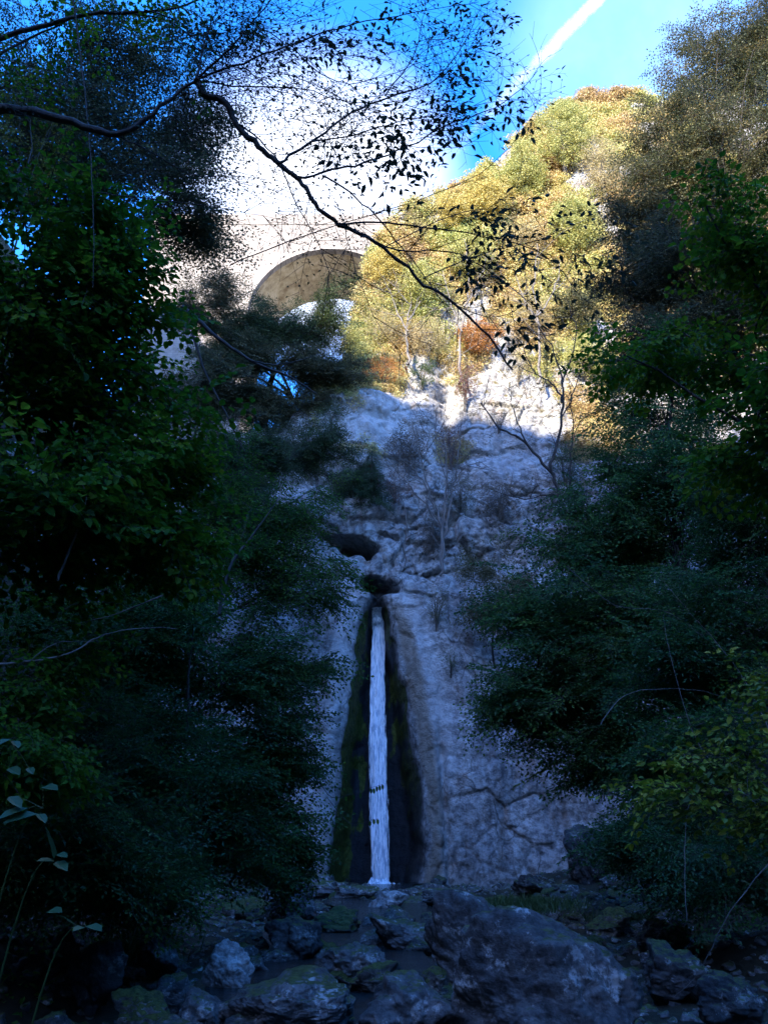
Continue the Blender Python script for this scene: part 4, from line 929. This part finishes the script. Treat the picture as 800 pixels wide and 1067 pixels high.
def boulder(px, pyb, w, h, mat, label, seed, n=40, depth=.8, rot=None, name='boulder', group=None, Y=None):
    b = ground_at(px, min(pyb, 1130)) if Y is None else P(px, pyb, Y); s = DPT(b)/F; rng = np.random.default_rng(seed)
    v, f = rock_shape(seed, n, .14 if n == 90 else .20, 26 if n == 90 else 15); lo = v.min(0); hi = v.max(0); v = (v-(lo+hi)/2)/(hi-lo)
    a = rng.uniform(-.3, .3) if rot is None else rot; ca, sa = math.cos(a), math.sin(a)
    v = v*np.array([w*s, w*s*depth, h*s*1.35]); v[:, [0, 1]] = v[:, [0, 1]]@np.array([[ca, -sa], [sa, ca]])
    c = b+np.array([0, w*s*depth*.35, h*s*.45]); q = MB(); q.add(v, f)
    o = q.build(name, M[mat], None, smooth=True); o.location = tuple(c)
    o.location = tuple(float(x) for x in c)
    return tag(o, label, 'boulder' if name == 'boulder' else 'stone', group)
BL = [
 (590, 1112, 225, 134, 'rock', 'huge grey boulder with white lichen at the bottom right of centre', 11, 90),
 (508, 1040, 125, 92, 'rock', 'dark streaked boulder leaning on the left of the huge one', 12, 90),
 (285, 1085, 165, 56, 'rock', 'broad smooth boulder at the bottom edge left of centre', 13, 90),
 (428, 1088, 100, 56, 'rock', 'rounded boulder at the bottom edge beside the broad smooth one', 14, 40),
 (235, 1032, 58, 42, 'rock_pale', 'pale whitish boulder, the brightest one of the streambed', 15, 40),
 (368, 1026, 76, 34, 'rock', 'flat-topped grey boulder in the middle of the streambed', 16, 40),
 (405, 950, 46, 18, 'rock_pale', 'pale flat boulder at the foot of the waterfall', 17, 40),
 (303, 1002, 64, 38, 'rock_dark', 'dark dome-shaped boulder left of the stream', 18, 40),
 (428, 992, 88, 30, 'rock', 'long low boulder in front of the pale flat one', 19, 40),
 (392, 1036, 60, 26, 'rock_moss', 'moss-covered boulder right of the flat-topped grey one', 20, 40),
 (300, 962, 60, 34, 'rock_dark', 'black wet boulder against the left bushes', 21, 40),
 (160, 1016, 46, 34, 'rock', 'mottled boulder left of the brightest one', 22, 40),
 (95, 1048, 70, 54, 'rock_dark', 'dark reddish boulder at the lower left under the sprigs', 23, 40),
 (55, 1010, 44, 34, 'rock_dark', 'dark boulder furthest left of the streambed', 24, 40),
 (205, 1072, 56, 32, 'rock', 'grey boulder at the bottom edge below the brightest one', 25, 40),
 (140, 1075, 70, 34, 'rock_moss', 'low mossy boulder at the bottom edge on the left', 26, 40),
 (722, 1040, 84, 46, 'rock_dark', 'rounded dark boulder to the right of the huge one', 27, 40),
 (770, 1072, 70, 46, 'rock_dark', 'dark boulder in the bottom right corner', 28, 40),
 (700, 996, 60, 30, 'rock_dark', 'low dark boulder behind the rounded dark one', 29, 40),
 (622, 925, 62, 56, 'rock_dark', 'black overhanging rock where the cliff meets the right bank', 30, 40),
 (560, 935, 52, 20, 'rock_dark', 'dark slab under the right part of the cliff', 31, 40),
 (330, 938, 66, 22, 'rock', 'blue-grey rounded rock at the left foot of the waterfall', 32, 40),
 (372, 940, 50, 14, 'rock', 'flat rock directly under the falling water', 33, 40),
 (470, 948, 60, 18, 'rock', 'tilted slab to the right of the waterfall foot', 34, 40),
 (515, 958, 54, 20, 'rock_moss', 'grass-topped rock behind the streaked boulder', 35, 40),
 (350, 975, 56, 24, 'rock_moss', 'mossy rock between the dome-shaped and the long low boulder', 36, 40),
 (470, 1005, 40, 24, 'rock_dark', 'wedge-shaped dark rock against the streaked boulder', 37, 40),
 (455, 1040, 40, 26, 'rock_moss', 'small mossy rock between the rounded and the streaked boulder', 38, 40),
 (640, 975, 50, 24, 'rock_moss', 'mossy rock behind the huge boulder on its right side', 39, 40),
]
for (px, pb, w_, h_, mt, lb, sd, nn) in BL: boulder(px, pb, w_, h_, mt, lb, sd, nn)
rng = np.random.default_rng(99); k = 0; protos = []
for i in range(6):
    v, f = rock_shape(400+i, 14); me_mb = MB(); me_mb.add(v, f); protos.append((me_mb, i))
meshes = {}
while k < 150:
    Yv = 7.5+37*rng.random()**1.5; xx = rng.uniform(-4.5-.03*Yv, 6.5+.08*Yv); s = rng.uniform(.09, .32)*(1+Yv*.022)
    z = max(Hs(xx, Yv), -.03); px = 400+F*xx/(Yv*math.cos(PITCH)+(z-CAMZ)*math.sin(PITCH))
    if not (-10 < px < 810): continue
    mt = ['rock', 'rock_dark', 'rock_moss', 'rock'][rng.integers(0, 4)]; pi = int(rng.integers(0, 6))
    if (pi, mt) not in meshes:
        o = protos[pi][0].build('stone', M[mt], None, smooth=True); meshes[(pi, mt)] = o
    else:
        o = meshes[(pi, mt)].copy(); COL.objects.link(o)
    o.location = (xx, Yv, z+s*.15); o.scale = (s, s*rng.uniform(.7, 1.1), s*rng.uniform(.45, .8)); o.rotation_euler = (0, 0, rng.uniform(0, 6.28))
    kd = {'rock': 'small grey stone', 'rock_dark': 'small dark wet stone', 'rock_moss': 'small moss-topped stone'}[mt]
    zn = 'at the foot of the waterfall' if Yv > 26 else ('in the middle reach of the streambed' if Yv > 14 else 'among the nearest boulders')
    sd_ = 'left of the water' if xx < 0 else 'right of the water'
    tag(o, f'{kd} {zn}, {sd_}', 'stone', f'{kd}s {zn}, {sd_}'); k += 1
# pebbles and litter
q = MB(); v0, f0 = rock_shape(500, 7); n = 7000
Yv = 6.5+38*rng.random(n)**1.4; xx = rng.uniform(-1, 1, n)*(5+.1*Yv)+.6; zz = H(xx, Yv); ss = rng.uniform(.03, .10, n)*(1+.02*Yv)
A = rng.uniform(0, 6.28, n); ca, sa = np.cos(A), np.sin(A)
V = np.stack([v0[None, :, 0]*ca[:, None]-v0[None, :, 1]*sa[:, None], v0[None, :, 0]*sa[:, None]+v0[None, :, 1]*ca[:, None], v0[None, :, 2]*.6+0*ca[:, None]], -1)*ss[:, None, None]+np.stack([xx, Yv, zz], 1)[:, None]
q.add(V.reshape(-1, 3), (f0[None]+(np.arange(n)*len(v0))[:, None, None]).reshape(-1, 4))
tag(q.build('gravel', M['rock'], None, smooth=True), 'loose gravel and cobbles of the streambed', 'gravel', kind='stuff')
# grass tufts
def grass(px, py, w_, n, hgt, label, Y=None):
    rng = np.random.default_rng(int(px)); b = ground_at(px, py) if Y is None else P(px, py, Y); s = DPT(b)/F; q = MB()
    p = b+np.stack([rng.normal(0, w_*s*.4, n), rng.normal(0, .25, n), rng.normal(0, .03, n)], 1)
    d = np.stack([rng.normal(0, .5, n), rng.normal(0, .5, n), np.ones(n)], 1); v, f = leaf_quads(p, d, rng.normal(size=(n, 3)), hgt*rng.uniform(.5, 1.2, n), .012, True, .1); q.add(v, f, 0, rng.random())
    tag(q.build('grass', M['c_green']), label, 'grass', kind='stuff')
grass(555, 948, 60, 900, .16, 'grass on top of the streaked boulder', Y=11.6)
grass(125, 1000, 60, 900, .35, 'grass tuft beside the left stones')
grass(650, 960, 60, 500, .25, 'grass on the right bank behind the huge boulder')
# fallen-leaf and herb cover of both banks
q = MB(); n = 16000; Yv = rng.uniform(5, 42, n); sd = rng.random(n) < .5; xx = np.where(sd, -3.4-.04*Yv-np.abs(rng.normal(0, 4, n)), 5.0+.1*Yv+np.abs(rng.normal(0, 4, n)))
p = np.stack([xx, Yv, H(xx, Yv)+.03], 1); v, f = leaf_quads(p, rng.normal(size=(n, 3))*[1, 1, .5]+[0, 0, .3], np.array([0, -.2, 1])+rng.normal(0, .4, (n, 3)), rng.uniform(.06, .16, n), .06, False); q.add(v, f, 0, rng.random(n))
tag(q.build('ground_cover', M['horn']), 'low herbs and ivy covering the banks', 'ground cover', kind='stuff')

# ------------------------------------------------------------------ contrail
m, nt, b = newmat('contrail ice cloud'); b.inputs['Base Color'].default_value = (.95, .95, .95, 1); b.inputs['Roughness'].default_value = 1
a = ramp(nt, math_(nt, 'ADD', math_(nt, 'MULTIPLY', noise(nt, .012, 5, .7), 1.0), math_(nt, 'SUBTRACT', math_(nt, 'MULTIPLY', attr(nt, 'core'), .9), .75)), [(.0, (0, 0, 0)), (.75, (.34, .34, .34))])
nt.links.new(a, b.inputs['Alpha'])
D = 2500.; c0 = P(655, -35, D); c1 = P(440, 190, D*1.1); nu, nv = 80, 24; t = np.linspace(0, 1, nu); th = np.linspace(0, 2*math.pi, nv)
ax = c1-c0; L_ = np.linalg.norm(ax); ax /= L_; vw = c0/np.linalg.norm(c0); sd = np.cross(ax, vw); sd /= np.linalg.norm(sd); up_ = np.cross(sd, ax)
T, TH = np.meshgrid(t, th, indexing='ij'); wd = 40+26*T
pos = c0+ax*(T*L_)[..., None]+sd*(np.cos(TH)*wd)[..., None]+up_*(np.sin(TH)*wd*.25)[..., None]
core = (1-np.abs(np.cos(TH))**1.5)*(1-.8*T); mb = MB(); mb.add(pos, grid_faces(nu, nv))
tag(mb.build('contrail', m, smooth=True, attr=dict(core=core)), 'white contrail fading across the blue sky', 'contrail', kind='stuff')
